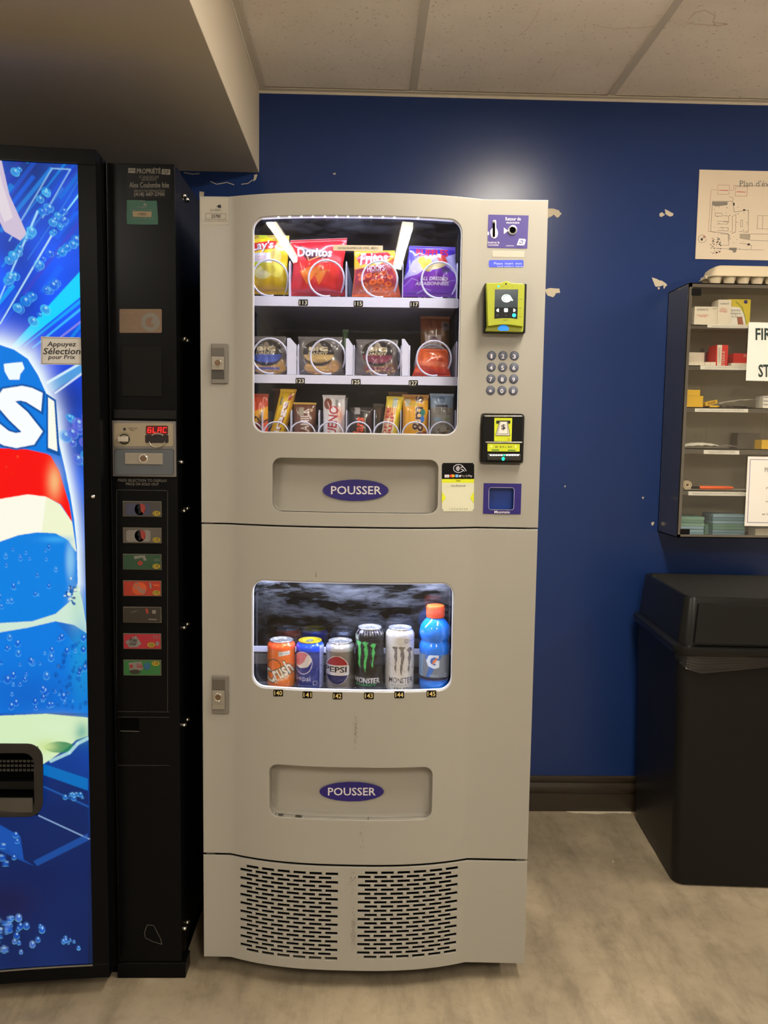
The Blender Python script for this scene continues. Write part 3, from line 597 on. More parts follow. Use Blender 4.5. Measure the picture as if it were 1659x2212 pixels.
M_g = mat('green_mark', (40, 120, 70), .5); b.poly([(1062, 971), (1078.5, 971), (1078.5, 973), (1062, 973)], M_g, Q(2)); b.poly([(1097, 971.3), (1113.5, 971.5), (1113.5, 973.5), (1097, 973.3)], M_g, Q(2)); [b.poly(ellp(x, y, 2.6, 2.6, 12), mat('lemon_ink', (235, 240, 140), .5), Q(2)) for x, y in ((1061.5, 964), (1114, 964.5))]
b.build('value_card', bl, smooth=0)
b = MB(); p0 = V(1052, 979.5, DB-.004); p1 = V(1124.5, 995.5, DB-.004); b.box(p0[0], p1[0], DB-.006, DB+.002, p1[2], p0[2], mat('smoked_plastic', (24, 24, 22), .12, coat=.6))
b.build('note_mouth', bl, bevel=.003)
b = MB(); wl = mat('lamp_white', (250, 250, 245), .3, emis=(250, 255, 245), strength=1.2); gg = mat('lamp_green', (0, 220, 150), .3, emis=(20, 235, 175), strength=1.3); fr = lambda x, y: V(x, y, DB-.0068)
for i in range(11): b.poly(rr(1058.2+i*5.8-.0, 982, 1062.6+i*5.8, 984.8, .8, 2), wl if i != 5 else gg, fr)
b.poly(ellp(1087, 991, 3.4, 4.2, 14), gg, fr); tag(b.build('guide_lamps', bl, smooth=0), 'row of lit guide lamps, the middle one green')
# change cup
b = MB(); x0, x1, z0, z1, r = H_coin; A = V(1045, 1043.5); B_ = V(1124.5, 1111); pl = []
ho = rr(x0, z0, x1, z1, r, 5); ou = [(B_[0], B_[2]), (B_[0], A[2]), (A[0], A[2]), (A[0], B_[2])]
sh = sheet('change_cup', [(A[0], B_[2]), (B_[0], B_[2]), (B_[0], A[2]), (A[0], A[2])], [ho], .0012, lambda x: -.0014, [], M_navy, snack, edge=.0002); tag(sh, 'navy blue change return plate')
b = MB(); ho2 = ho+[ho[0]]; mb_ = mat('cobalt_plastic', (14, 60, 150), .35); b.grid(np.array([[(x, -.002, z) for x, z in ho2], [(x, .022, z) for x, z in ho2]]), mb_); b.box(x0-.001, x1+.001, .020, .022, z0-.001, z1+.001, mb_); b.build('cup_lining', sh, smooth=40)
b = MB(); b.line([(x, z) for x, z in ho2], .0011, mat('pale_outline', (170, 165, 200), .4), lambda x, z: (x, -.0024, z)); b.text('Monnaie', (1068, 1103, 1101, 1109), M_tw, q(4), bold=.02); b.build('cup_print', sh, smooth=0)
# payment sticker (its square code is left out)
fs = lambda l: (lambda x, y: VB(x, y, .0006+.0006*l))
b = MB(); M_lime2 = mat('lime_vinyl', (208, 214, 28), .5); cr_ = mat('cream_vinyl', (208, 206, 178), .5)
def strip(pts_x0, pts_x1, y0, y1, m, l, n=5):
    for i in range(n):
        a, c = pts_x0+(pts_x1-pts_x0)*i/n, pts_x0+(pts_x1-pts_x0)*(i+1)/n; b.poly([(a, y0), (c, y0), (c, y1), (a, y1)], m, fs(l))
X0, X1 = 954.5, 1024.3
strip(X0+2, X1-2, 1000, 1003, M_black, 0); strip(X0, X1, 1003, 1035, M_black, 0); strip(X0, X1, 1034.5, 1043, M_lime2, 0); strip(X0, X1-.5, 1043, 1100, cr_, 0); strip(X0+3, X1-3, 1100, 1104.5, cr_, 0)
b.poly([(X0, 1062), (963.5, 1075), (X0, 1086.5)], M_lime2, fs(1)); b.poly([(X1-.6, 1061), (1015.5, 1075), (X1-.6, 1087)], M_lime2, fs(1))
b.line(ellp(990.5, 1012, 11, 8.6, 24, 20, 330), 1.1, M_tw, fs(2)); [b.line(ellp(984, 1012, 2+i*2.1, 2.4+i*1.5, 6, -50, 50), 1.0, M_tw, fs(2)) for i in range(4)]
b.line([(995, 1010), (999, 1008), (1003, 1011), (1007, 1017)], 1.2, M_tw, fs(2)); b.line([(995, 1013), (999, 1014), (1003, 1018)], 1.1, M_tw, fs(2))
b.poly([(960.5, 1025.5), (970.5, 1025.5), (970.5, 1031.5), (960.5, 1031.5)], M_tw, fs(2)); b.text('VISA', (962, 1027.2, 969, 1030), mat('visa_ink', (120, 110, 90), .5), fs(3), shear=.2)
b.poly(ellp(975, 1028, 3.3, 3.3, 14), mat('vermilion_ink', (235, 60, 25), .5), fs(2)); b.poly(ellp(979, 1028, 3.3, 3.3, 14), mat('orange_ink', (245, 160, 40), .5), fs(2.5)); b.poly([(983.8, 1025), (990, 1025), (990, 1031), (983.8, 1031)], mat('sky_ink', (110, 170, 230), .5), fs(2))
b.poly(ellp(993.6, 1028.3, 2.2, 2.4, 12), M_tw, fs(2)); b.text('Pay', (996.5, 1025.5, 1004, 1031.5), M_lgrey, fs(2)); b.line(ellp(1008, 1028.2, 1.9, 1.9, 8, 30, 330), .9, M_lgrey, fs(2)); b.text('Pay', (1012, 1025.5, 1020, 1031.5), M_tw, fs(2))
b.text('nayax', (985.5, 1037.5, 995, 1041), M_ink, fs(2), bold=.02); b.text('Get Rewards', (974, 1046.5, 1006, 1051), M_grey, fs(2)); b.text('1 0 2 6 9 4 2 4', (971.5, 1097.3, 1010, 1101.5), M_grey, fs(2))
tag(b.build('payment_sticker', snack, smooth=0), 'black, lime and cream sticker about card payment')
# government sticker on the left wing
b = MB(); b.poly([(430.5+2, 428), (493, 428), (493.5, 486), (437, 486)], mat('clear_film', (160, 154, 140), .3), q(-.4)); b.text('QUÉBEC', (453.5, 450.5, 478, 456.5), M_grey, q(1), bold=.0); b.poly([(472, 442.5), (477, 442), (478, 449), (471, 449), (471, 447), (467.5, 446.5)], M_ink, q(1))
b.line([(444, 460.5), (488, 461.5), (487.5, 474), (444, 473), (444, 460.5)], .7, M_grey, q(1)); b.text('23783', (456.5, 463.5, 476.5, 470.5), M_ink, q(1), bold=.02); b.text('Manufacturier de l\'Office du etc', (441, 475.5, 491, 478.3), M_grey, q(1)); b.build('licence_sticker', snack, smooth=0)
# notice stuck on the window, scuffs
b = MB()
for i in range(6): a, c = 720+i*17.83, 720+(i+1)*17.83; b.poly([(a, 529+i*.25), (c, 529.3+i*.25), (c, 541.5+i*.35), (a, 541.2+i*.35)], mat('cream_notice', (216, 204, 180), .5), lambda x, y: VB(x, y, -.0045))
b.text('NE PAS FRAPPER SUR VITRE.  MERCI', (730, 533.5, 817, 538), M_grey, lambda x, y: VB(x, y, -.0035), bold=.01); tag(b.build('window_notice', snack, smooth=0), 'narrow cream notice stuck on the upper window')
M_sc = mat('scuff_grey', (120, 115, 104), .6); M_sc2 = mat('scuff_brown', (112, 96, 84), .6)
for cx, cy, w, h, n, m in ((762, 1905, 7, 22, 26, M_sc2), (763, 2010, 5, 45, 90, M_sc), (768, 1580, 5, 38, 60, M_sc), (780, 1800, 4, 26, 26, M_sc), (682, 1240, 2, 8, 10, M_sc2), (772, 1395, 1, 1, 0, M_sc)):
    b = MB()
    for _ in range(n):
        x, y = random.gauss(cx, w*.5), random.gauss(cy, h*.5)
        if y < 1858 and y > 1842: continue
        s = random.uniform(.4, 1.4); b.poly(jag([(x-s*.5, y-s), (x+s*.5, y-s*.9), (x+s*.5, y+s), (x-s*.5, y+s)], .2, 1), m, fs(0))
    if n: b.build('scuff_mark', snack, smooth=0)
# door locks
for i, (cx, cy, w, h, lkx, lky) in enumerate(((473.5, 785.5, 36, 87, 470, 784), (475, 1501.5, 36, 83, 471.5, 1506))):
    a = V(cx-w/2, cy-h/2, -.006); c = V(cx+w/2, cy+h/2, -.006); b = MB(); M_lk = mat('grey_lock_plastic', (112, 106, 98), .4)
    b.box(a[0], c[0], -.006, 0, c[2], a[2], M_lk); lk = b.build('lock_bezel', snack, bevel=.002)
    b = MB(); a2 = V(lkx-13.5, cy-h*.40, -.01); c2 = V(lkx+13.5, cy+h*.38, -.01); zA = V(lkx, lky-14, -.01)[2]; zB = V(lkx, lky+15, -.01)[2]
    b.box(a2[0], c2[0], -.0075, -.004, zA, a2[2], mat('lock_grey_dark', (84, 78, 70), .35)); b.box(a2[0], c2[0], -.0105, -.004, zB, zA, mat('lock_face', (150, 144, 132), .3, metal=.4)); b.box(a2[0], c2[0], -.007, -.004, c2[2], zB, mat('lock_lower_plastic', (60, 54, 48) if i == 0 else (140, 134, 122), .4)) if i == 0 else b.box(a2[0], c2[0], -.0095, -.004, c2[2], zB, mat('lock_face', (150, 144, 132), .3))  # lower plate of the first lock is a darker brown
    b.build('handle_plate', lk, bevel=.0008)
    b = MB(); c = V(lkx, lky, -.011); b.lathe([(.0100, 0), (.0098, -.0012), (.0090, -.0008), (.0088, -.002), (.0080, -.0032), (.0070, -.0032), (.0066, -.002), (.0001, -.002)], M_chrome, 28, (c[0], -.0105, c[2]), 'y', cap=False); b.lathe([(.0066, -.0023), (.0001, -.0026)], mat('bronze_lock_core', (110, 88, 66), .4, metal=.5), 24, (c[0], -.0105, c[2]), 'y', cap=False)
    b.build('lock_cylinder', lk, smooth=50)
# ================================================================== PRODUCTS
Mn = np.array(MW)
def toWa(P): return P @ Mn[:3, :3].T + Mn[:3, 3]
def noise2(U, Vv, seed, n=10, fmin=3, fmax=14):
    r = np.random.default_rng(seed); o = np.zeros(U.shape)
    for _ in range(n):
        f = r.uniform(fmin, fmax); a = r.uniform(0, pi); o += np.sin(f*(U*cos(a)+Vv*sin(a))*2+r.uniform(0, 6.28))/n**.5
    return o
def bag(name, label, cat, quad, d, T, cv, back, group=None, wp=None, seed=1, seal=.06, wr=.0026, crease=.0019, matl=None, px=None, py=.5, zmin=None):
    """pillow pack: quad = TL,TR,BR,BL seen corners at the pack's edge plane d+T"""
    nu, nv = cv.nx, cv.ny; C4 = [V(x, y, d+T) for x, y in quad]
    u = (np.arange(nu)+.5)/nu; v = (np.arange(nv)+.5)/nv; u = np.r_[0, u[1:-1], 1]; v = np.r_[0, v[1:-1], 1]; U, Vv = np.meshgrid(u, v)
    w = np.interp(v, *zip(*(wp or [(0, 1), (.12, .985), (.5, .94), (.88, .985), (1, 1)])))[:, None]; U2 = .5+(U-.5)*w
    P = ((1-U2)*(1-Vv))[..., None]*C4[0]+(U2*(1-Vv))[..., None]*C4[1]+(U2*Vv)[..., None]*C4[2]+((1-U2)*Vv)[..., None]*C4[3]
    s = np.clip((Vv-seal)/(1-2*seal), 0, 1); th = (np.sin(pi*np.clip(U, 0, 1))**.55)*(np.sin(pi*s)**py)
    N = noise2(U, Vv, seed)*crease*(th > .02)+noise2(U, Vv*.4, seed+9, 6, 8, 20)*wr*.5*np.sin(pi*s)**.3
    crimp = ((Vv < seal) | (Vv > 1-seal))*np.sin(Vv*nv*1.3)*.0004
    F = P.copy(); F[..., 1] -= T*th-N*.8+crimp; B = P.copy()[:, ::-1]; B[..., 1] += T*th[:, ::-1]*.9+.0004
    if zmin is not None: F[..., 2] = np.maximum(F[..., 2], zmin); B[..., 2] = np.maximum(B[..., 2], zmin)
    base = toW([(C4[2][0]+C4[3][0])/2, d+T, min(C4[2][2], C4[3][2])]); b = MB(); m = matl or M_foil
    b.grid(toWa(F)-base, m, cv.out()); sk = slice(None, None, 4); Bg = toWa(B[sk, sk])-base; b.grid(Bg, m, np.ones(Bg.shape)*lin(back))
    return tag(b.build(name, None, base, smooth=180), label, cat, group)
GT = 'crisp bags on the top shelf'
# --- yellow crisps
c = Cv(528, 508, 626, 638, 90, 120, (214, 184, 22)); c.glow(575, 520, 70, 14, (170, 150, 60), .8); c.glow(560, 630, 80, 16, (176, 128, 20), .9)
c.ell(572, 533, 27, 22, (246, 214, 30)); c.poly([(528, 532), (590, 521), (602, 523), (597, 540), (560, 545), (528, 552)], (214, 38, 40)); c.text("Lay's", (546, 523, 595, 549), (120, 20, 30), rot=-7, bold=.05, shear=.15); c.text("Lay's", (545, 522, 594, 548), (238, 238, 250), rot=-7, bold=.03, shear=.15)
c.rect(528, 550, 592, 572, (222, 218, 232)); c.text('CLASSIC', (553, 556, 580, 561), (190, 90, 80)); c.text('CLASSIQUE', (548, 562.5, 586, 567), (190, 90, 80)); c.rect(560, 508, 577, 514, (205, 220, 40))
c.poly([(544, 570), (590, 572), (580, 578), (550, 577)], (200, 214, 30)); c.ell(600, 557, 13, 16, (222, 196, 110)); c.ell(572, 592, 20, 15, (226, 222, 150), rot=-10); c.ell(600, 587, 17, 14, (226, 214, 90), rot=30); c.ell(585, 583, 18, 9, (214, 200, 70), rot=20); c.glow(570, 595, 10, 6, (246, 246, 225), .8)
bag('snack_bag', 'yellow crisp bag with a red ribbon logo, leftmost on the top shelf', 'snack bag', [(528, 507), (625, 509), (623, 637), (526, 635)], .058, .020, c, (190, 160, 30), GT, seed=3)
# --- red corn chips
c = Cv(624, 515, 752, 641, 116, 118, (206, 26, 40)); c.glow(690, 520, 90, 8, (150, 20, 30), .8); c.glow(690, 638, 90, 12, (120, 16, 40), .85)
c.poly([(644, 528), (664, 536), (718, 549), (724, 559), (690, 563), (664, 566), (655, 556)], (62, 12, 34)); c.line([(660, 550), (667, 566), (706, 553)], 2.4, (236, 150, 90)); c.line([(650, 532), (672, 540)], 1.6, (190, 90, 80))
c.text('Doritos', (640, 537, 723, 558), (40, 10, 60), rot=3, bold=.06); c.text('Doritos', (640, 537, 722, 557), (236, 230, 250), rot=3, bold=.045)
c.text('SMOKED RED', (698, 561, 718, 564), (240, 190, 190)); c.text('BELL', (703, 566.5, 717, 570), (240, 190, 190))
c.glow(700, 590, 40, 20, (232, 70, 30), .5)
for p in ([(644, 588), (672, 579), (690, 584), (664, 617)], [(672, 583), (699, 576), (690, 596)], [(683, 598), (716, 585), (692, 620)], [(690, 590), (704, 585), (716, 590), (698, 596)]): c.poly(jag(p, .6), (232, 118, 40)); c.poly([((x*2+688)/3, (y*2+598)/3) for x, y in p], (242, 150, 66), .6)
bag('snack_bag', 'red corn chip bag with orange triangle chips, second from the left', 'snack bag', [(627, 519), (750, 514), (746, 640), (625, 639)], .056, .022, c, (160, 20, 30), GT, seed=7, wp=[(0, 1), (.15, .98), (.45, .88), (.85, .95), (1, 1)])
# --- hoops
c = Cv(760, 541, 866, 644, 100, 98, (206, 80, 40)); c.rect(760, 541, 866, 560, (222, 176, 60)); c.poly([(760, 541), (866, 541), (866, 556), (850, 566), (790, 580), (760, 584)], (218, 176, 40))
c.poly([(766, 560), (780, 548), (846, 544), (854, 552), (850, 562), (800, 574), (776, 576)], (204, 30, 44)); c.text('Fritos', (775, 547, 847, 575), (130, 20, 60), rot=-4, bold=.05, shear=.25); c.text('Fritos', (774, 546, 846, 574), (236, 232, 248), rot=-4, bold=.035, shear=.25)
c.line([(764, 582), (800, 580), (845, 566), (852, 561)], 4, (230, 176, 80)); c.poly([(764, 586), (850, 572), (862, 600), (864, 620), (762, 640)], (150, 28, 56)); c.text('HOOPS', (793, 577, 837, 590), (230, 216, 244), rot=-4, bold=.05); c.text('BAR-B-Q', (801, 588.5, 835, 593), (220, 170, 210), rot=-2, bold=.01)
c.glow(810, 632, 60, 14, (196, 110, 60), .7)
for x, y, r in ((797, 600, 8), (816, 598, 8), (833, 594, 8), (780, 606, 8), (848, 602, 7), (806, 614, 9), (824, 612, 9), (842, 617, 8), (788, 620, 8), (814, 629, 8), (835, 630, 7), (775, 596, 6)): c.ell(x, y, r, r*.62, (226, 104, 40), rot=-15); c.ell(x+1, y-1, r*.5, r*.33, (168, 50, 30), rot=-15)
for _ in range(26): x, y = random.uniform(770, 856), random.uniform(604, 640); c.line([(x, y), (x+random.uniform(-5, 5), y+random.uniform(2, 7))], .7, (244, 214, 200), .8)
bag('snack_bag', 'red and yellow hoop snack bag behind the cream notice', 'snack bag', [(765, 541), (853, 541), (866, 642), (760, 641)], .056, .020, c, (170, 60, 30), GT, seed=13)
# --- ruffled crisps
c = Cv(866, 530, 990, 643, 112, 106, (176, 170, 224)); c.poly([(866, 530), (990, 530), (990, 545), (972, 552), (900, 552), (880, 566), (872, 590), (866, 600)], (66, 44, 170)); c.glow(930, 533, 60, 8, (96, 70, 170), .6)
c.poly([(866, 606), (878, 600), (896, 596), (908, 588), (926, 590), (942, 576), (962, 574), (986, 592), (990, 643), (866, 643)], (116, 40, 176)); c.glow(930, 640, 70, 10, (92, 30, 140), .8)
for p in ([(870, 620), (884, 604), (900, 610)], [(884, 560), (900, 552), (912, 556)], [(950, 600), (964, 612), (984, 606)], [(900, 636), (916, 626), (930, 630)]): c.line(p, 1.0, (206, 196, 240), .8)
c.text('RUFFLES', (886, 537, 970, 556), (60, 20, 110), bold=.09); c.text('RUFFLES', (886, 537, 970, 555), (206, 40, 60), bold=.05); c.poly([(940, 556), (962, 554), (968, 568), (950, 574)], (206, 70, 60)); c.ell(946, 553, 6, 4, (230, 230, 240))
c.ell(911, 567, 18, 11, (226, 204, 90), rot=15); c.ell(914, 580, 14, 8, (206, 184, 70), rot=30); c.ell(938, 578, 26, 6, (232, 218, 160), rot=-12)
for i in range(6): c.line([(898+i*5, 560+i), (902+i*5, 574+i)], .8, (190, 160, 50))
c.rect(954, 580, 974, 591, (80, 60, 130)); c.text('ALL DRESSED', (904, 601, 966, 609), (232, 226, 244), bold=.04, shear=.1); c.text('ASSAISONNÉES', (894, 610, 969, 619), (232, 226, 244), bold=.04, shear=.1)
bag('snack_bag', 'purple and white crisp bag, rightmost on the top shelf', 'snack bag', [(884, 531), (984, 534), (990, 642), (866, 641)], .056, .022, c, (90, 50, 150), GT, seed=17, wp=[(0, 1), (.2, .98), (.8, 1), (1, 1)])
# --- cookies
def cookie(cx, cy, rx, ry, band, x0, x1, y0, y1, cook, label, bw=1):
    c = Cv(x0, y0, x1, y1, 92, 74, (98, 94, 96)); c.glow(cx+12, cy+26, 36, 15, cook, 1, 6); c.ell(cx+6, y1-14, 38, 15, cook)
    for _ in range(60): a, r_ = random.uniform(0, 6.28), random.uniform(0, 1); c.ell(cx+6+36*r_*cos(a), y1-14+14*r_*sin(a), random.uniform(1, 3), random.uniform(.8, 2), random.choice([(232, 200, 140), (150, 100, 60), (206, 160, 100)]), .7)
    c.ell(cx, cy, rx+1.5, ry+1.5, (120, 112, 104)); c.ell(cx, cy, rx, ry, (34, 28, 30)); c.poly([(cx-rx*.96, cy+4)]+[(cx+rx*.96*cos(radians(t)), cy+4+(ry-10)*sin(radians(t))) for t in range(0, 181, 12)], band)
    c.ell(cx, cy-15, 7, 7, (150, 136, 120)); c.ell(cx-7, cy-10, 6, 5, (150, 136, 120)); c.ell(cx+7, cy-10, 6, 5, (150, 136, 120)); c.ell(cx, cy-20, 3, 4, (150, 136, 120))
    c.text('BIG', (cx-22, cy-13, cx+22, cy-3), (214, 200, 168), bold=.07); c.text('DADDY', (cx-23, cy-1.5, cx+22, cy+4.5), (214, 200, 168), bold=.05)
    c.text('CHOCOLATE CHUNK', (cx-26, cy+ry-9, cx+26, cy+ry-3), tuple(int(q*.5) for q in band), bold=.01); c.rect(cx-28, cy+ry+3, cx+28, cy+ry+8, band, .85); c.text('biscuit aux pépites de chocolat', (cx-22, cy+ry+4, cx+22, cy+ry+7), (70, 60, 60))
    for _ in range(9): x, y = random.uniform(x0+5, x1-10), random.uniform(cy, y1-4); c.line([(x, y), (x+random.uniform(-8, 8), y+random.uniform(4, 12))], .9, (226, 222, 236), .75)
    return bag('cookie_pack', label, 'cookie pack', [(x0+3, y0), (x1-4, y0+1), (x1, y1), (x0, y1-1)], .060, .014, c, (120, 110, 105), 'round cookies on the middle shelf', seed=int(cx), seal=.04)
cookie(577, 762, 37, 29, (70, 96, 196), 532, 622, 726, 808, (198, 156, 100), 'clear wrapped cookie with a blue banded round label, leftmost on the middle shelf')
cookie(689, 763, 37, 28, (186, 156, 100), 641, 744, 727, 809, (190, 146, 96), 'clear wrapped cookie with a gold banded round label, second on the middle shelf')
cookie(816, 764, 37, 28, (126, 52, 78), 766, 864, 733, 811, (110, 80, 70), 'clear wrapped cookie with a maroon banded round label, third on the middle shelf')
# --- orange pack with a tan pack behind
c = Cv(890, 752, 974, 815, 84, 64, (222, 92, 44)); c.glow(932, 812, 60, 18, (196, 30, 34), .95); c.glow(930, 770, 30, 10, (236, 120, 50), .7); c.text('Sweet', (913, 764, 938, 772), (170, 50, 40), shear=.2, rot=-6); c.text('Carrots', (918, 772, 958, 783), (160, 50, 60), shear=.2, rot=-6, bold=.02); c.poly([(900, 781), (970, 784), (968, 794), (898, 792)], (226, 130, 100), .7); c.line([(917, 783), (928, 775), (940, 772)], 1.6, (250, 230, 220)); c.line([(922, 762), (936, 765), (945, 775)], 1.6, (250, 220, 210))
bag('snack_bag', 'small orange and red snack pack, rightmost on the middle shelf', 'snack bag', [(905, 753), (968, 755), (974, 813), (890, 812)], .058, .018, c, (190, 60, 30), seed=23, wp=[(0, .9), (.2, 1), (.6, .94), (1, 1)])
c = Cv(904, 682, 972, 810, 50, 90, (128, 92, 60)); c.rect(904, 682, 972, 716, (150, 84, 48)); c.rect(914, 728, 952, 760, (200, 180, 176)); c.text('ORIGINAL', (919, 748, 949, 756), (120, 60, 70), bold=.03); c.ell(934, 737, 9, 6, (120, 80, 90)); c.rect(953, 696, 970, 716, (160, 150, 150)); c.rect(957, 699, 966, 708, (90, 80, 80))
bag('snack_bag', 'tall tan pack standing behind the small orange pack', 'snack bag', [(908, 682), (972, 684), (972, 800), (906, 800)], .15, .02, c, (120, 90, 60), seed=29)
c = Cv(738, 700, 760, 760, 14, 40, (60, 90, 60)); c.rect(738, 730, 760, 760, (120, 40, 44)); c.glow(749, 716, 6, 10, (120, 150, 110), .8)
bag('snack_bag', 'narrow green and red pack behind the second cookie divider', 'snack bag', [(740, 712), (753, 712), (752, 800), (738, 800)], .13, .012, c, (70, 60, 50), seed=31)
# --- bars on the bottom shelf
GB = 'chocolate bars on the bottom shelf'; ZB3 = ZT3+.0005
def bar(label, x0, x1, y0, art, bg, back, lean=0, T=.012, seed=1, d=.058, w=None, name='candy_bar', cat='chocolate bar', matl=None, nx=44, ny=110, wp=None, yb=966, group=GB):
    """canvas: 0..60 across, 0..130 down"""
    c = Cv(0, 0, 60, 130, nx, ny, bg); art(c)
    return bag(name, label, cat, [(x0+lean, y0), (x1+lean, y0+1), (x1, yb), (x0, yb)], d, T, c, back, group, seed=seed, seal=.05, matl=matl, crease=.0007, wr=.0008, wp=wp or [(0, 1), (.08, .93), (.92, .93), (1, 1)])
def a1(c): c.rect(0, 0, 60, 60, (206, 70, 30)); c.poly([(0, 52), (60, 30), (60, 60), (0, 80)], (226, 160, 30)); c.line([(0, 60), (15, 70), (30, 56), (45, 72), (60, 62)], 4, (60, 40, 20)); c.rect(0, 74, 60, 130, (196, 60, 40)); c.ell(40, 92, 10, 8, (226, 150, 110))
bar('orange and yellow wrapper cut by the window edge, leftmost bar on the bottom shelf', 528, 581, 850, a1, (200, 80, 36), (160, 60, 30), seed=41)
def a2(c): c.glow(30, 4, 30, 8, (230, 180, 40), .7); c.text('Mirage', (-20, 64, 80, 92), (120, 30, 60), rot=-84, bold=.07); c.text('Mirage', (-21, 63, 79, 91), (236, 228, 236), rot=-84, bold=.05); c.rect(10, 18, 20, 36, (150, 140, 90)); c.ell(44, 18, 7, 8, (176, 60, 36)); c.rect(52, 0, 60, 130, (196, 140, 20))
bar('yellow bar leaning right, second from the left on the bottom shelf', 575, 611, 840, a2, (224, 182, 26), (190, 140, 20), lean=31, seed=42)
def a3(c): c.rect(0, 0, 60, 5, (206, 170, 80)); c.text('CARAMILK', (-24, 60, 86, 84), (222, 208, 204), rot=-90, bold=.02); c.rect(14, 14, 28, 38, (150, 140, 124)); c.ell(48, 22, 5, 5, (170, 140, 110)); c.rect(50, 50, 60, 130, (90, 50, 34)); c.glow(12, 90, 10, 26, (140, 90, 84), .6)
bar('dark brown bar with gold crimped top, third from the left', 633, 684, 869, a3, (104, 62, 44), (80, 46, 30), seed=43)
def a4(c): c.ell(14, 22, 11, 14, (122, 62, 44)); c.rect(30, 8, 52, 32, (198, 196, 196)); c.rect(34, 12, 42, 30, (120, 120, 120)); c.glow(46, 50, 9, 20, (190, 110, 60), .9); c.text('BUENO', (-18, 58, 70, 84), (170, 30, 50), rot=-84, bold=.05); c.poly([(0, 60), (10, 60), (8, 130), (0, 130)], (226, 226, 230)); c.ell(16, 96, 6, 5, (220, 60, 50)); c.glow(50, 96, 8, 20, (200, 140, 90), .7)
bar('white bar with red lettering, fourth from the left', 697, 748, 853, a4, (220, 216, 220), (200, 196, 196), lean=-1, seed=44)
def a5(c): c.rect(12, 0, 26, 22, (150, 146, 150)); c.text('Mars', (-16, 56, 60, 84), (214, 76, 44), rot=-86, bold=.05, shear=.1); c.line([(40, 20), (41, 120)], 1.2, (206, 190, 150)); c.line([(20, 8), (50, 12)], 1.0, (170, 160, 160)); c.glow(54, 60, 5, 40, (90, 40, 36), .8)
bar('black bar with red script lettering, fifth from the left', 756, 806, 880, a5, (30, 22, 24), (20, 16, 16), seed=45)
def a6(c): c.rect(0, 0, 60, 30, (226, 200, 60)); c.rect(24, 4, 42, 28, (180, 190, 180)); c.rect(42, 0, 60, 130, (228, 200, 30)); c.poly([(0, 26), (42, 30), (42, 44), (0, 60)], (214, 150, 90)); c.text('COFFEE', (-36, 70, 60, 84), (186, 36, 50), rot=-88, bold=.07); c.text('CRISP', (-10, 74, 68, 88), (186, 36, 50), rot=-88, bold=.07); c.line([(40, 24), (38, 120)], 1.6, (245, 240, 220))
bar('cream and yellow bar with red capital letters, leaning right', 818, 856, 856, a6, (222, 206, 170), (200, 180, 60), lean=17, seed=46)
def a7(c): c.rect(0, 0, 60, 14, (176, 120, 40)); c.rect(6, 12, 18, 30, (190, 190, 170)); c.text("m&m's", (-27, 50, 95, 78), (236, 226, 210), rot=-90, bold=.10); c.text("m&m's", (-27, 50, 95, 78), (74, 40, 34), rot=-90, bold=.05); c.ell(47, 44, 6, 9, (50, 120, 110)); c.ell(46, 60, 5, 8, (40, 110, 190)); c.ell(50, 100, 8, 10, (150, 70, 30)); c.ell(26, 24, 12, 6, (206, 170, 60))
bar('golden yellow chocolate pouch with brown lettering', 868, 927, 852, a7, (224, 160, 30), (200, 130, 20), seed=47, T=.014)
def a8(c): c.rect(0, 0, 60, 34, (128, 150, 178)); c.ell(30, 14, 8, 8, (90, 120, 160)); c.poly([(26, 12), (34, 12), (30, 20)], (40, 60, 90)); c.rect(14, 27, 46, 33, (54, 50, 56)); c.text('TRAIL MIX', (14, 36, 45, 41), (60, 56, 52), bold=.01); c.text('MÉLANGE', (14, 42, 46, 46), (60, 56, 52)); c.text('RANDONNÉE', (8, 47, 52, 51), (60, 56, 52)); c.rect(8, 58, 28, 66, (120, 150, 176)); c.rect(34, 58, 50, 64, (120, 136, 110)); c.ell(36, 96, 7, 4, (70, 160, 140)); [c.ell(random.uniform(4, 56), random.uniform(80, 128), 3, 2.4, random.choice([(120, 90, 60), (170, 140, 100), (90, 60, 40)])) for _ in range(40)]
bar('blue grey trail mix pouch, rightmost on the bottom shelf', 928, 981, 850, a8, (140, 136, 128), (120, 124, 130), seed=48, T=.014)
bar('brown wrapped bar standing behind the black one', 804, 828, 872, lambda c: c.ell(34, 30, 14, 16, (120, 84, 60)), (96, 82, 62), (80, 70, 50), seed=49, d=.12, lean=2)
bar('amber wrapper standing behind the cream and yellow bar', 838, 880, 846, lambda c: c.rect(0, 0, 60, 20, (150, 110, 50)), (150, 108, 40), (120, 90, 40), seed=50, d=.12)
bar('dull red wrapper standing behind the leaning yellow bar', 590, 640, 838, lambda c: c.rect(0, 0, 60, 18, (120, 40, 34)), (110, 66, 30), (90, 50, 30), seed=51, d=.12)
bar('silver white wrapper standing behind the white bar', 716, 752, 858, lambda c: None, (170, 168, 172), (150, 150, 150), seed=52, d=.115)
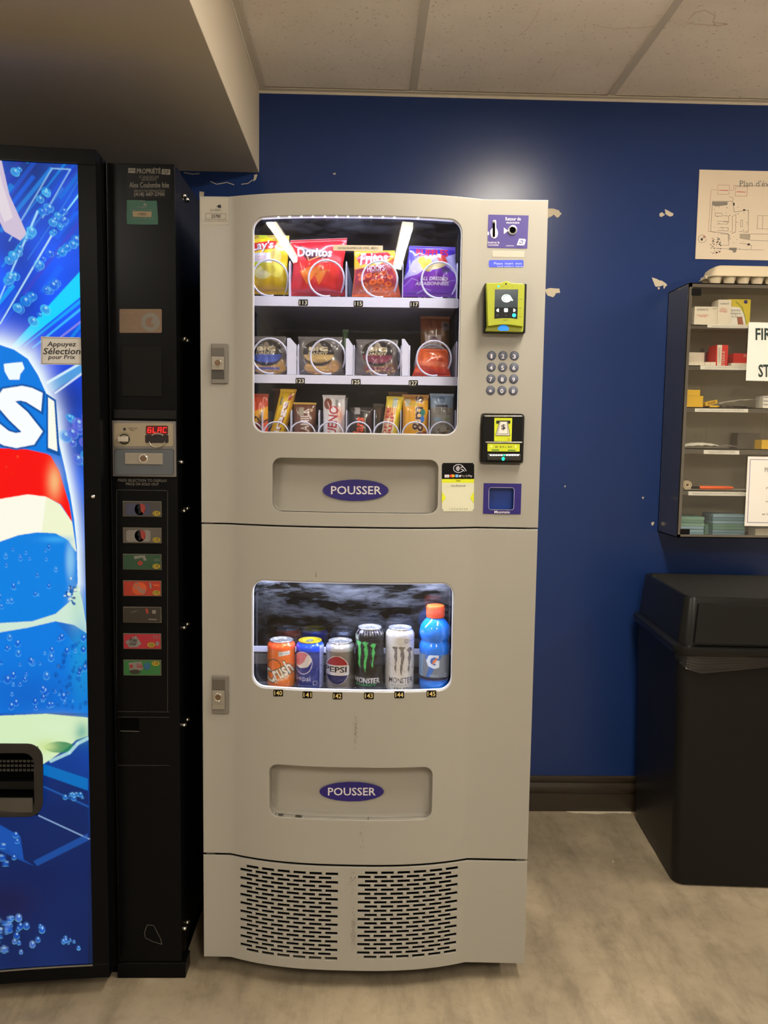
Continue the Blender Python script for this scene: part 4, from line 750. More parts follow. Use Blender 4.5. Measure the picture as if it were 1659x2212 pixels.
# ------------------------------------------------------------------ cans
KP = 1.95/1726*.998     # metres per pixel at the can row
def can(label, cx, lidy, rpx, H, art, bg, lidcol=None, mt=None, twist=0, neck=.012, d=.035, nx=84, ny=120, lidr=.815, tab=True):
    o3 = V(cx, lidy, d); h = H; base = toW([o3[0], d, ZC]); R = V(cx+rpx, lidy, d)[0]-o3[0]; Rl = R*lidr
    prof = [(0, R*.76), (.003, R*.80), (.009, R*.965), (.013, R)]; zt = h-neck-.004
    prof += [(z, R) for z in np.linspace(.016, zt, ny-14)]+[(zt+neck*.35, R*.985), (zt+neck*.7, (R+Rl)*.5+R*.01), (zt+neck*.95, Rl*1.015), (zt+neck+.0015, Rl*.995)]
    Z = np.array([p[0] for p in prof]); RR = np.array([p[1] for p in prof]); half = radians(96)
    # canvas in picture pixels, front half of the can unrolled by the sine of the angle
    yt = lidy+5; k = rpx/R; C = Cv(cx-rpx, yt-6, cx+rpx, yt+h*k*1.02+8, nx*2, int(ny*1.5), bg); art(C); A = C.out()
    th = np.linspace(-half, half, nx); fx = (np.clip(np.sin(th), -1, 1)*.5+.5)*(A.shape[1]-1); zy = (yt+(h-Z)*k*1.01-C.b[1])/(C.b[3]-C.b[1])*(A.shape[0]-1)
    Cl = A[np.clip(zy, 0, A.shape[0]-1).astype(int)[:, None], np.clip(fx, 0, A.shape[1]-1).astype(int)[None]]
    t2 = th+radians(twist)+RZ; P = np.stack([RR[:, None]*np.sin(t2)[None], -RR[:, None]*np.cos(t2)[None], np.repeat(Z[:, None], nx, 1)], -1)
    root = empty('drink_can', base, 0, label, 'drink can', 'drink cans in the lower window'); b = MB(); b.grid(P, mt or M_canp, Cl)
    th3 = np.linspace(half, 2*pi-half, 20)+radians(twist)+RZ; sk = np.r_[0:len(Z):6, len(Z)-4:len(Z)]; P3 = np.stack([RR[sk, None]*np.sin(th3)[None], -RR[sk, None]*np.cos(th3)[None], np.repeat(Z[sk, None], 20, 1)], -1); b.grid(P3, mt or M_canp, np.ones(P3.shape)*lin(bg))
    b.build('body', root, smooth=60)
    b = MB(); zl = prof[-1][0]; ml = lidcol or M_alu
    b.lathe([(Rl*.99, zl-.001), (Rl*1.03, zl), (Rl*1.035, zl+.0014), (Rl*1.0, zl+.0026), (Rl*.95, zl+.0022), (Rl*.90, zl-.003), (Rl*.86, zl-.0035), (Rl*.84, zl-.001), (.0001, zl-.0007)], ml, 40, cap=False); b.build('lid', root, smooth=50)
    if tab:
        b = MB(); a = radians(random.uniform(-25, 25)); Rm = lambda x, y, z: (x*cos(a)-y*sin(a), x*sin(a)+y*cos(a), z)
        out = ellp(0, -.003, .0075, .0125, 18); inn = ellp(0, -.008, .0042, .0045, 18); za, zb = zl+.0004, zl+.0016
        P = np.array([[Rm(x, y, z) for x, y in L_+[L_[0]]] for L_, z in ((out, za), (out, zb), (inn, zb), (inn, za))]); b.grid(P, M_alu); b.lathe([(.0022, zl), (.0018, zl+.002), (.0001, zl+.0021)], M_alu, 10, cap=False); b.build('tab', root, smooth=40)
    return root
def k1(c):
    c.rect(577, 1378, 640, 1402, (250, 96, 36)); c.glow(630, 1470, 24, 26, (226, 130, 40), .6); c.ell(596, 1438, 16, 16, (60, 70, 40)); c.ell(596, 1439, 14.5, 15, (226, 110, 30))
    T = dict(rot=-27, bold=.10); c.text('Crush', (575, 1434, 634, 1466), (60, 74, 50), rot=-27, bold=.05, ol=.09); c.text('Crush', (575, 1434, 634, 1466), (228, 216, 196), rot=-27, bold=.05); c.text('Orange', (596, 1459, 629, 1471), (230, 196, 160), rot=-27, bold=.03)
    c.poly([(606, 1406), (629, 1404), (629, 1413), (606, 1416)], (206, 206, 200)); c.line(ellp(610, 1411, 2.2, 2.2, 8), .7, (60, 60, 60)); c.text('consigne', (613, 1408, 627, 1411), (90, 90, 90))
def k2(c):
    c.rect(640, 1380, 700, 1407, (20, 76, 236)); c.rect(692, 1396, 700, 1490, (150, 160, 210)); [c.line([(692, y), (700, y)], .6, (60, 80, 150)) for y in range(1400, 1486, 4)]
    c.ell(657.5, 1432, 20.5, 24.5, (206, 200, 220)); c.ell(657.5, 1432, 19, 23, (216, 206, 198)); L = ellp(657.5, 1432, 19, 23, 40)
    c.poly([p for p in ellp(657.5, 1432, 19, 23, 40, 165, 305)]+[(664, 1420), (660, 1429), (650, 1438)], (206, 118, 124)); c.poly([(676.5, 1428)]+ellp(657.5, 1432, 19, 23, 30, 5, 160)+[(652, 1444), (668, 1440)], (24, 36, 120))
    c.text('pepsi', (640, 1460, 674, 1474), (196, 192, 206)); c.line([(680, 1471), (687, 1471), (687, 1480), (680, 1480), (680, 1471)], .8, (180, 180, 190))
def k3(c):
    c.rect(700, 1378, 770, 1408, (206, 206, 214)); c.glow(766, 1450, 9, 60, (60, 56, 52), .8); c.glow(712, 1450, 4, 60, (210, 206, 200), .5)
    c.ell(730, 1448, 27.5, 33, (36, 30, 40)); c.ell(730, 1448, 26.5, 32, (226, 220, 216)); c.poly(ellp(730, 1448, 24.5, 30, 30, 202, 338), (168, 34, 40)); c.poly(ellp(730, 1450, 24.5, 29, 30, 18, 162), (26, 30, 86)); c.text('PEPSI', (703, 1440, 751, 1453), (24, 20, 30), bold=.05)
CLAW = [[(770, 1386), (776, 1384), (782, 1386), (780, 1392), (781, 1402), (781, 1414), (779, 1426), (780, 1444), (776, 1434), (777, 1420), (775, 1408), (776, 1396), (773, 1390)],
        [(784, 1387), (789, 1384), (798, 1386), (794, 1391), (796, 1402), (796, 1412), (793, 1426), (792, 1440), (791, 1452), (788, 1440), (788, 1428), (790, 1416), (788, 1404), (789, 1394)],
        [(801, 1392), (806, 1387), (812, 1389), (812, 1394), (809, 1398), (811, 1408), (808, 1420), (808, 1434), (806, 1444), (804, 1434), (806, 1420), (804, 1410), (806, 1398)]]
def k4(c):
    for x in range(770, 830, 6): c.line([(x, 1360), (x+1, 1371)], 1.4, (150, 146, 160), .7)
    for p in CLAW: c.poly(jag(p, .5, 2), (76, 186, 96))
    c.poly([(768, 1374), (776, 1372), (776, 1384), (769, 1380)], (150, 160, 150)); c.text('MONSTER', (768, 1463, 822, 1475), (206, 206, 206), bold=.04, rot=1); c.text('ENERGY', (771, 1476, 815, 1481), (60, 170, 100), bold=.02)
def k5(c):
    for _ in range(150): x, y = random.uniform(834, 896), random.uniform(1370, 1492); c.line([(x, y), (x+random.uniform(-4, 4), y+random.uniform(-6, 6))], .7, random.choice([(150, 146, 146), (180, 176, 172), (222, 220, 218)]), .6)
    c.text('SUGAR ZERO SUGAR', (848, 1363, 896, 1370), (150, 156, 190)); c.poly([(872, 1376), (892, 1379), (892, 1389), (872, 1388)], (190, 186, 180)); c.line(ellp(878, 1382, 3, 3.5, 10), .9, (40, 40, 44)); c.text('consigne', (882, 1381, 893, 1384), (60, 60, 70))
    for i, p in enumerate(CLAW): q_ = [(x+77.5-(i == 0)*0, y+9) for x, y in p]; c.poly(jag(q_, .3, 2), (30, 28, 28)); mx = sum(x for x, y in q_)/len(q_); c.poly([(mx+(x-mx)*.72, y*.97+42.8) for x, y in q_], (120, 112, 104))
    c.text('MONSTER', (842, 1461, 893, 1473), (60, 54, 52), bold=.02, rot=1); c.text('ENERGY', (848, 1476, 887, 1480), (170, 168, 168)); c.text('ZERO ULTRA', (852, 1483, 889, 1487.5), (50, 46, 46), bold=.02)
M_ylid = mat('yellow_anodised_lid', (206, 190, 40), .3, metal=.6)
cans = [can('orange soda can above number plate 140', 608, 1380.5, 30.2, .1225, k1, (222, 110, 36), mt=M_canp),
        can('blue cola can with a yellow lid', 670, 1382.5, 30.0, .1225, k2, (22, 40, 120), lidcol=M_ylid),
        can('silver cola can with a round red, white and blue emblem', 735.5, 1384.5, 31.2, .1225, k3, (140, 132, 124), mt=M_canm),
        can('tall black energy drink can with green claw marks', 799, 1352.5, 31.2, .158, k4, (20, 18, 20), neck=.015, lidr=.79),
        can('tall white energy drink can with grey claw marks', 864.5, 1352.5, 31.2, .158, k5, (206, 202, 196), neck=.015, lidr=.79)]
# bottle
def bottle():
    o3 = V(939.5, 1380, .033); R = V(939.5+34, 1400, .033)[0]-V(939.5, 1400, .033)[0]; zc_ = V(939.5, 1306.5, .033)[2]; H = zc_-ZC; k = 34/R
    root = empty('drink_bottle', toW([o3[0], .033, ZC]), 0, 'blue sports drink bottle with an orange cap above number plate 145', 'drink bottle')
    P = [(0, .72), (.004, .82), (.010, .93), (.016, .97), (.026, .97), (.028, .94), (.030, .94), (.032, .97), (.092, .97), (.096, 1.0), (.106, 1.0), (.112, .95), (.117, .87), (.120, .87), (.127, .96), (.135, 1.0), (.144, .985), (.153, .91), (.161, .76), (.167, .60), (.170, .52), (.173, .44), (.178, .42)]
    s = H/.198; Z = np.linspace(0, .178, 60); RR = np.interp(Z, [p[0] for p in P], [p[1]*R for p in P]); b = MB(); R3 = []; C3 = []
    for z, r in zip(Z*s, RR): th = np.linspace(0, 2*pi, 41)[:-1]; R3.append(np.stack([r*np.cos(th), r*np.sin(th), np.full(40, z)], -1)); C3.append(np.ones((40, 3))*lin((10, 116, 232)))
    b.grid(np.array(R3), M_pet, np.array(C3), close=True); b.build('body', root, smooth=70)
    yt = 1306.5; C = Cv(905, 1398, 974, 1480, 100, 100, (112, 122, 138)); C.rect(905, 1398, 912, 1480, (120, 150, 186)); [C.line([(906, y), (910.5, y)], .6, (70, 100, 150)) for y in range(1408, 1464, 3)]
    C.poly([(920, 1408), (946, 1402), (955, 1418), (940, 1440), (924, 1470), (918, 1470), (926, 1440), (916, 1424)], (46, 100, 180)); C.text('G', (919, 1416, 947, 1447), (206, 220, 240), bold=.09); C.poly([(931, 1440), (933, 1430), (944, 1423), (940, 1432)], (220, 120, 60)); C.poly([(949, 1405), (972, 1400), (972, 1414), (950, 1420)], (120, 180, 222)); C.line(ellp(954, 1411, 3, 3.5, 10), 1.0, (20, 40, 80)); C.text('consigne', (959, 1408, 971, 1412), (40, 80, 140)); C.text('COOL BLUE', (926, 1460, 945, 1463), (180, 196, 220)); C.rect(905, 1466, 974, 1472, (20, 24, 50)); C.rect(905, 1472, 974, 1480, (20, 80, 170)); C.line([(961, 1459), (965, 1459), (965, 1466), (961, 1466), (961, 1459)], 1.1, (190, 200, 220))
    A = C.out(); z = np.linspace(.0325, .0915, 60)*s; th = np.linspace(-pi/2, pi/2, 70); Y = 1475-(z-.030*s)*k*.965+1; iy = np.clip((Y-1398)/82*100, 0, 99).astype(int); ix = np.clip((np.sin(th)*.5+.5)*100, 0, 99).astype(int)
    r = R*.978; Pn = np.stack([np.repeat((r*np.sin(th))[None], 60, 0), np.repeat((-r*np.cos(th))[None], 60, 0), np.repeat(z[:, None], 70, 1)], -1); b = MB(); b.grid(Pn, M_print, A[iy[:, None], ix[None]])
    th = np.linspace(pi/2, 1.5*pi, 20); Pb = np.stack([np.repeat((r*np.sin(th))[None], 2, 0), np.repeat((-r*np.cos(th))[None], 2, 0), np.repeat(z[[0, -1], None], 20, 1)], -1); b.grid(Pb, M_print, np.ones(Pb.shape)*lin((60, 90, 140))); b.build('label_sleeve', root, smooth=60)
    b = MB(); rc = R*.575; pts = [(rc*.98, .171*s), (rc, .173*s), (rc, .194*s), (rc*.95, .197*s), (rc*.8, .198*s), (.0001, .1975*s)]; b.lathe(pts, mat('orange_cap_plastic', (236, 86, 30), .4), 40, cap=False)
    for i in range(40): a = 2*pi*i/40; b.box(rc*.985, rc+.0005, -.0006, .0006, .175*s, .193*s, MATS['orange_cap_plastic'], lambda x, y, z: (x*cos(a)-y*sin(a), x*sin(a)+y*cos(a), z))
    b.build('cap', root, smooth=40)
    return root
bot = bottle()
# the next ones in each row, standing behind
bl_ = ['second orange soda can, dim, behind the front one', 'second blue cola can, its yellow lid dim behind the front one', 'second silver cola can behind the front one', 'second black energy drink can behind the front one', 'second white energy drink can behind the front one', 'second blue bottle behind the front one']
for o, l in zip(cans+[bot], bl_):
    c_ = copy_tree(o); c_.location = Vector(o.location)+Vector(Mn[:3, 1])*.125; c_['label'] = l
    if o is bot: pass
# ================================================================== DRINK MACHINE ON THE LEFT
GX = -.60          # right edge of its bulging door
def gy(x): s = max(0, GX+.004-x); return -.060-.055*s-.16*s*s
def G(px, py, off=0.0):
    p = W_(px, py, -.06)
    for _ in range(6): p = W_(px, py, gy(p[0])-off)
    return p
GL = -1.36; ZT, ZBm = 1.957, .044
org = np.array([-.90, 0, 0]); Lc = lambda p: np.array(p)-org
pm = empty('vending_machine', tuple(org), 0, 'black drink vending machine with a large glowing blue cola picture', 'vending machine')
b = MB(); b.box(GL-org[0], -.445-org[0], .062, .86, .05, ZT-.006, M_blackm); cab = b.build('cabinet', pm, bevel=.003)
b = MB(); b.box(GL-org[0]+.02, -.45-org[0], .02, .84, 0, .05, M_dark); b.box(-.60-org[0], -.432-org[0], -.002, .05, .0, .040, M_blackm); b.build('base_plinth', pm, bevel=.002)
# coin column
cx0, cx1 = -.598-org[0], -.442-org[0]
b = MB(); b.box(cx0, cx1, 0, .060, .042, ZT-.008, M_blackm); b.box(cx0+.004, cx0+.007, -.012, .002, .05, ZT-.01, M_blackm); col_ = b.build('coin_column', pm, bevel=.002)
# bulging lit door
xs = np.linspace(GL, GX, 40); xp = G(186, 1000)[0]
def zpx(px, py): return G(px, py)[2]
zt_, zb_ = zpx(100, 351), zpx(100, 2089)
fx0, fx1 = GL+.04, (G(178, 360)[0]+G(191, 2080)[0])/2
b = MB()
def slab(xa, xb, za, zb, y0, y1, m, n=20):
    X = np.linspace(xa, xb, n); A = [[(x-org[0], gy(x)+y0, z) for x in X] for z in (za, zb)]; B_ = [[(x-org[0], gy(x)+y1, z) for x in X] for z in (zb, za)]
    b.grid(np.array([A[0], A[1], B_[0], B_[1], A[0]]), m)
    for s in (0, -1): b.add([A[0][s], A[1][s], B_[0][s], B_[1][s]], [(0, 1, 2, 3)], m)
slab(GL, GX, zt_, ZT, 0, .04, M_blackm); slab(GL, GX, ZBm, zb_, 0, .04, M_blackm); slab(fx1, GX, zb_, zt_, 0, .04, M_blackm, 6); slab(GL, fx0, zb_, zt_, 0, .04, M_blackm, 6); slab(GX-.010, GX+.002, ZBm+.004, ZT-.004, .035, .12, M_blackm, 3)
dr = b.build('door_frame', pm, smooth=40, bevel=.0015)
b = MB(); slab(fx0, fx1, zt_, zt_+.0025, -.001, .004, M_black); b.build('frame_trim', dr, smooth=40); b = MB(); slab(fx0, fx1, zb_-.003, zb_, -.0012, .004, M_steel); b.build('frame_trim', dr, smooth=40)
b = MB(); p = G(201, 1072.5, .001)-org; b.lathe([(.0001, -.0035), (.003, -.003), (.0048, -.001), (.005, .001)], M_chrome, 16, tuple(p), 'y', cap=False); b.build('screw', dr, smooth=60)
# ---- glowing picture
c = Cv(-352, 336, 194, 2100, 546, 1764, (14, 70, 205), ss=2)
X, Y = c.XY(); t = np.clip((Y-336)/1764, 0, 1)
stops = [0, .07, .16, .26, .4, .62, .74, .80, .88, 1]; cols = np.array([lin(q) for q in ((20, 60, 150), (12, 74, 200), (10, 82, 240), (12, 66, 218), (30, 96, 214), (20, 120, 215), (10, 60, 150), (10, 44, 110), (14, 28, 74), (18, 40, 84))])  # darker lower tones hold the print plus the backlight's falloff
for k in range(3): c.A[..., k] = np.interp(t, stops, cols[:, k])
n_ = noise2(X/300, Y/300, 5, 12, 2, 9); c.A *= (1+.22*n_)[..., None].clip(.4, 1.7)
def beam(x0, y0, x1, y1, w0, w1, col, a):
    L = math.hypot(x1-x0, y1-y0); nx, ny = -(y1-y0)/L, (x1-x0)/L; c.poly([(x0+nx*w0/2, y0+ny*w0/2), (x1+nx*w1/2, y1+ny*w1/2), (x1-nx*w1/2, y1-ny*w1/2), (x0-nx*w0/2, y0-ny*w0/2)], col, a)
r_ = random.Random(11)
for _ in range(46):
    x = r_.uniform(-340, 190); y = r_.uniform(340, 760); L = r_.uniform(60, 300); beam(x, y, x+L*.62, y-L*.80, r_.uniform(1, 10), r_.uniform(2, 16), r_.choice([(0, 150, 240), (20, 40, 190), (0, 190, 250), (60, 60, 200), (0, 110, 255)]), r_.uniform(.25, .6))
beam(20, 760, 190, 600, 10, 44, (0, 214, 255), .95); beam(52, 748, 190, 638, 3, 8, (0, 170, 250), .9); beam(70, 752, 190, 655, 3, 6, (60, 200, 255), .8); beam(90, 760, 190, 683, 3, 5, (150, 140, 230), .8)
beam(0, 700, 112, 560-52, 3, 4, (190, 235, 250), .9); beam(-5, 655, 82, 455, 3, 5, (170, 230, 255), .85); beam(136, 466, 186, 400, 2, 5, (150, 240, 255), .9); beam(0, 500, 112, 362, 9, 9, (20, 130, 225), .8); beam(100, 828, 200, 770, 6, 5, (220, 250, 255), .9); beam(118, 850, 200, 790, 4, 5, (220, 240, 255), .85); beam(108, 838, 200, 780, 20, 16, (100, 190, 230), .6)
c.line([(20, 520), (112, 364), (152, 366), (92, 470)], 3.2, (150, 200, 240), .75); c.line([(60, 560), (140, 440), (186, 362)], 1.6, (60, 150, 235), .7); c.poly([(-14, 345), (3, 345), (20, 420), (58, 505), (44, 520), (10, 500), (-20, 440)], (206, 190, 214)); c.poly([(-4, 360), (6, 400), (28, 470), (10, 480), (-16, 420)], (235, 225, 225), .6)
def drops(n, x0, x1, y0, y1, cols_, r0_, r1_, elong=1.3, rot=-50, hl=True):
    for _ in range(n):
        x, y, r = r_.uniform(x0, x1), r_.uniform(y0, y1), r_.uniform(r0_, r1_); c.ell(x, y, r, r*elong, r_.choice(cols_), r_.uniform(.35, .7), rot=rot)
        if hl: c.ell(x+r*.12, y+r*.12, r*.74, r*.74*elong, (8, 84, 214), .45, rot=rot); c.ell(x+r*.15, y-r*.4, r*.26, r*.36, (190, 240, 250), .65, rot=rot); c.line(ellp(x, y, r, r*elong, 10, 20, 150, rot), .9, (120, 215, 250), .5)
    
def cluster(x, y, n, sp):
    for _ in range(n): q_ = r_.gauss(0, sp); drops(1, x+q_-2, x+q_+2, y-q_*.9-4, y-q_*.9+4, [(0, 160, 235), (30, 120, 230), (80, 210, 245)], 4, 10)
for x, y, n in ((100, 415, 4), (96, 455, 5), (120, 475, 6), (132, 485, 6), (66, 505, 6), (170, 515, 4), (135, 545, 7), (30, 550, 9), (95, 560, 5), (25, 600, 8), (110, 620, 8), (52, 655, 9), (35, 372, 3), (90, 675, 4), (-60, 500, 9), (-150, 600, 9), (-200, 450, 9), (-100, 400, 6)): cluster(x, y, n, 9)
# glow round the can, then the can itself
sil = [(-340, 860), (-300, 790), (-200, 752), (-60, 738), (0, 745), (30, 755), (60, 775), (82, 810), (100, 850), (118, 895), (128, 960), (142, 1020), (152, 1070), (160, 1120), (166, 1180), (168, 1260), (150, 1300), (110, 1330), (186, 1420), (190, 1540), (-340, 1540)]
sg = np.array(sil[:17]); 
D_ = np.full(X.shape, 1e9)
for (xa, ya), (xb, yb) in zip(sg[:-1], sg[1:]):
    L = (xb-xa)**2+(yb-ya)**2; tt_ = np.clip(((X-xa)*(xb-xa)+(Y-ya)*(yb-ya))/L, 0, 1); D_ = np.minimum(D_, np.hypot(X-xa-tt_*(xb-xa), Y-ya-tt_*(yb-ya)))
g_ = (np.exp(-(D_/np.interp(Y, [700, 900, 1000, 1200], [30, 17, 15, 14]))**1.6))[..., None]; c.A[:] = c.A*(1-g_)+lin((236, 250, 255))*g_
c.poly(sil, (0, 122, 226))
c.poly([(-340, 964), (0, 968), (60, 971), (100, 980), (110, 985), (128, 1018), (150, 1090), (156, 1128), (132, 1090), (100, 1073), (60, 1068), (0, 1078), (-340, 1100)], (250, 8, 6))
c.glow(118, 1040, 14, 34, (246, 196, 130), .85)
c.poly([(-340, 1100), (0, 1078), (60, 1068), (100, 1073), (130, 1090), (156, 1128), (162, 1170), (165, 1192), (150, 1168), (120, 1152), (80, 1150), (40, 1156), (0, 1170), (-340, 1230)], (252, 250, 232)); c.poly([(100, 1073), (130, 1090), (156, 1128), (164, 1192), (140, 1160), (90, 1150)], (236, 244, 200), .8)
c.poly([(-340, 1230), (0, 1170), (40, 1156), (80, 1150), (120, 1152), (148, 1168), (164, 1196), (168, 1250), (150, 1300), (120, 1326), (70, 1342), (0, 1346), (-340, 1340)], (0, 128, 226))
c.glow(152, 1210, 10, 42, (150, 210, 240), .7, 3); c.glow(120, 1165, 30, 7, (60, 170, 240), .8)
c.poly([(-340, 1340), (0, 1346), (70, 1342), (120, 1326), (150, 1300), (168, 1262), (178, 1300), (190, 1370), (160, 1350), (120, 1342), (60, 1356), (0, 1366), (-340, 1370)], (206, 232, 214)); c.glow(166, 1310, 14, 36, (190, 226, 200), .8)
c.glow(176, 1440, 26, 90, (20, 150, 214), .8, 3); c.glow(60, 1500, 120, 60, (4, 84, 190), .6)
# lettering on the can
for t_, bx_, r__ in (('PEP', (-335, 822, -30, 942), 2), ('S', (-16, 833, 95, 968), 5)): c.text(t_, bx_, (0, 84, 165), rot=r__, bold=.10, ol=.05); c.text(t_, bx_, (250, 253, 255), rot=r__, bold=.10)
c.poly([(100, 850), (121, 864), (130, 986), (100, 974)], (0, 84, 165)); c.poly([(104, 858), (117, 867), (124, 975), (104, 967)], (250, 252, 236))
c.poly([(8, 786), (48, 782), (53, 796), (44, 808), (42, 820), (20, 820), (10, 802)], (240, 252, 255))
drops(70, -330, 150, 1180, 1330, [(20, 120, 220), (60, 160, 230), (0, 90, 190)], 2, 6, 1.5, 0); drops(120, -330, 186, 1370, 1530, [(20, 100, 200), (60, 150, 220), (0, 80, 180)], 2, 8, 1.3, 0); drops(60, 115, 188, 1380, 1530, [(0, 70, 160), (0, 90, 190)], 1, 5, 1.3, 0, False); drops(20, -330, 120, 985, 1080, [(255, 60, 30), (240, 90, 40)], 1.5, 3, 1.3, 0, False)
drops(14, 140, 190, 900, 1000, [(60, 180, 240), (120, 120, 220)], 5, 12)
for _ in range(36): x, y = r_.gauss(156, 8), r_.gauss(1280, 11); c.ell(x, y, r_.uniform(1, 4), r_.uniform(1, 4), r_.choice([(230, 240, 220), (0, 60, 130), (0, 90, 170)]), .9)
# glossy pale foot of the can, ice, dark water
c.poly([(-340, 1548), (0, 1546), (100, 1542), (190, 1550), (190, 1590), (165, 1598), (150, 1612), (110, 1640), (94, 1650), (-340, 1650)], (212, 236, 190)); c.glow(176, 1580, 16, 20, (60, 160, 150), .8); c.glow(120, 1570, 50, 20, (216, 238, 200), .7); c.ell(128, 1614, 32, 12, (30, 130, 80), .9); c.glow(100, 1612, 22, 14, (206, 226, 150), .9); c.line([(190, 1595), (168, 1606), (150, 1626), (110, 1644)], 7, (180, 226, 230), .8)
c.poly([(94, 1650), (190, 1682), (190, 1708), (94, 1674)], (0, 110, 190), .95); c.poly([(94, 1674), (190, 1708), (190, 2090), (-340, 2090), (-340, 1650), (94, 1650)], (12, 34, 92), .75)
c.line([(96, 1700), (190, 1742)], 4, (30, 90, 170), .8); c.line([(84, 1762), (192, 1812)], 3, (130, 160, 200)); c.poly([(192, 1812), (76, 1872), (52, 1862), (44, 1806), (0, 1782), (0, 1824), (76, 1872)], (24, 80, 170), .6); c.poly([(190, 1816), (80, 1871), (72, 1860), (190, 1800)], (30, 90, 180), .6); c.poly([(-60, 1770), (0, 1782), (44, 1806), (52, 1862), (-60, 1810)], (20, 84, 180), .7)
c.glow(20, 1950, 60, 40, (30, 22, 60), .6)
drops(50, -100, 100, 1980, 2060, [(60, 110, 180), (30, 70, 150), (120, 150, 200)], 3, 8, 1.2, 0); drops(10, 130, 170, 2020, 2050, [(60, 110, 180)], 2, 5, 1.2, 0); drops(10, -60, 40, 1800, 1870, [(30, 90, 170)], 4, 9, 1, 0); drops(8, 140, 190, 1715, 1725, [(40, 130, 190)], 3, 7, 1, 0)
A = c.out(); cols_px = np.r_[np.arange(-348, 0, 6.0), np.arange(0, 193.5, 1.15)]; rows_px = np.arange(342, 2098, 1.55); b = MB()
xw = np.array([G(x, 1200)[0] for x in cols_px]); zc = np.linspace(zt_, zb_, len(rows_px))
xw = fx0+(fx1-fx0)*np.clip((xw-fx0)/(fx1-fx0), 0, 1) if False else xw[(xw > fx0) & (xw < fx1)]; xw = np.r_[fx0, xw, fx1]
yw_ = np.array([gy(x) for x in xw])+.004; PX = np.stack(np.broadcast_arrays(xw[None], yw_[None], zc[:, None]), -1).reshape(-1, 3); Dv = PX-CAM; zz = Dv @ FWD
sx = PW/2+FPX*(Dv @ RT)/zz; sy = PH/2-FPX*(Dv @ UP)/zz; ix = np.clip(sx-c.b[0], 0, 545).astype(int); iy = np.clip((sy-c.b[1]), 0, 1763).astype(int)
fx_, fy_ = np.clip(sx-c.b[0]-.5, 0, 544.99), np.clip(sy-c.b[1]-.5, 0, 1762.99); ia, ja = fx_.astype(int), fy_.astype(int); wa, wb = (fx_-ia)[:, None], (fy_-ja)[:, None]
Abl = (A[ja, ia]*(1-wa)+A[ja, ia+1]*wa)*(1-wb)+(A[ja+1, ia]*(1-wa)+A[ja+1, ia+1]*wa)*wb
P = (PX-org).reshape(len(zc), len(xw), 3); SX, SY = sx.reshape(P.shape[:2]), sy.reshape(P.shape[:2]); inport = (SX > -245) & (SX < 82) & (SY > 1612) & (SY < 1760); b.grid(P, vmat('backlit_picture', .25, emit=1.0), Abl.reshape(P.shape)); nb_ = P.shape[1]-1; kp = [not inport[i // nb_, i % nb_] for i in range(len(b.F))]; b.F = [f for f, k in zip(b.F, kp) if k]; b.M = [0]*len(b.F); tag(b.build('lit_picture_panel', pm, smooth=180), 'backlit cola picture with ice, drops and a giant can')
# delivery port
b = MB()
def pf(dd): return lambda x, y: G(x, y, dd)-org
o1 = [(-250, 1604)]+[(60+33*sin(radians(a)), 1639-33*cos(radians(a))) for a in range(0, 91, 15)]+[(60+33*sin(radians(a)), 1732-33*cos(radians(a))) for a in range(90, 181, 15)]+[(-250, 1768)]
o2 = [(-230, 1628)]+[(50+22*sin(radians(a)), 1650-22*cos(radians(a))) for a in range(0, 91, 15)]+[(50+23*sin(radians(a)), 1732-23*cos(radians(a))) for a in range(90, 181, 15)]+[(-230, 1756)]
f1, f2 = pf(.016), pf(.004); n = len(o1); vs = [pf(-.002)(*p) for p in o1]+[f1(*p) for p in o1]+[f1(*p) for p in o2]+[f1(*p)+np.array([0, .06, 0]) for p in o2]
b.add(vs, [(k*n+i, k*n+(i+1) % n, (k+1)*n+(i+1) % n, (k+1)*n+i) for k in range(3) for i in range(n)], mat('soft_black_rubber', (24, 22, 20), .45)); port = b.build('delivery_port', pm, smooth=50, bevel=.002)
b = MB(); B3 = [f1(*p)+np.array([0, .058, 0]) for p in o2]; b.add(B3, [tuple(range(n))], M_dark); 
for y in (1662, 1672, 1682):
    for x in list(range(-200, 71, 9)):
        p = G(x, y, .016)-org+np.array([0, .05, 0]); b.box(p[0]-.0035, p[0]+.0035, p[1]-.003, p[1], p[2]-.003, p[2]+.003, mat('black_mesh_grid', (40, 40, 40), .2, coat=.5))
p = G(0, 1700, .016)-org; q2 = G(71, 1714, .016)-org; p4 = G(-220, 1700)-org; b.box(p4[0], q2[0], p[1]+.03, p[1]+.04, q2[2], p[2], M_black); p = G(0, 1738, .016)-org; q2 = G(71, 1753, .016)-org; b.box(p4[0], q2[0], p[1]+.004, p[1]+.01, q2[2], p[2]+.012, mat('worn_black_lip', (70, 66, 60), .3))
b.build('port_flap', port, smooth=0)
# price sticker
b = MB(); fp = lambda l: (lambda x, y: G(x, y, .0004+.0005*l-.004)-org); fp2 = fp
b.poly([(88.5, 727), (179, 729), (180, 788.5), (88, 787)], mat('silver_sticker', (190, 186, 180), .4), fp(0)); b.line([(90.5, 729.5), (177.5, 731.5), (178, 786.5), (90.5, 785), (90.5, 729.5)], .9, M_grey, fp(1))
b.text('Appuyez', (101.5, 738, 165, 751.5), M_ink, fp(1), bold=.035, shear=.15); b.text('Sélection', (93, 751.5, 174, 765.5), M_ink, fp(1), bold=.035, shear=.15); b.text('pour Prix', (104, 766.5, 163, 778.5), M_ink, fp(1), bold=.035, shear=.12)
tag(b.build('instruction_sticker', pm, smooth=0), 'silver sticker with bold black instructions')
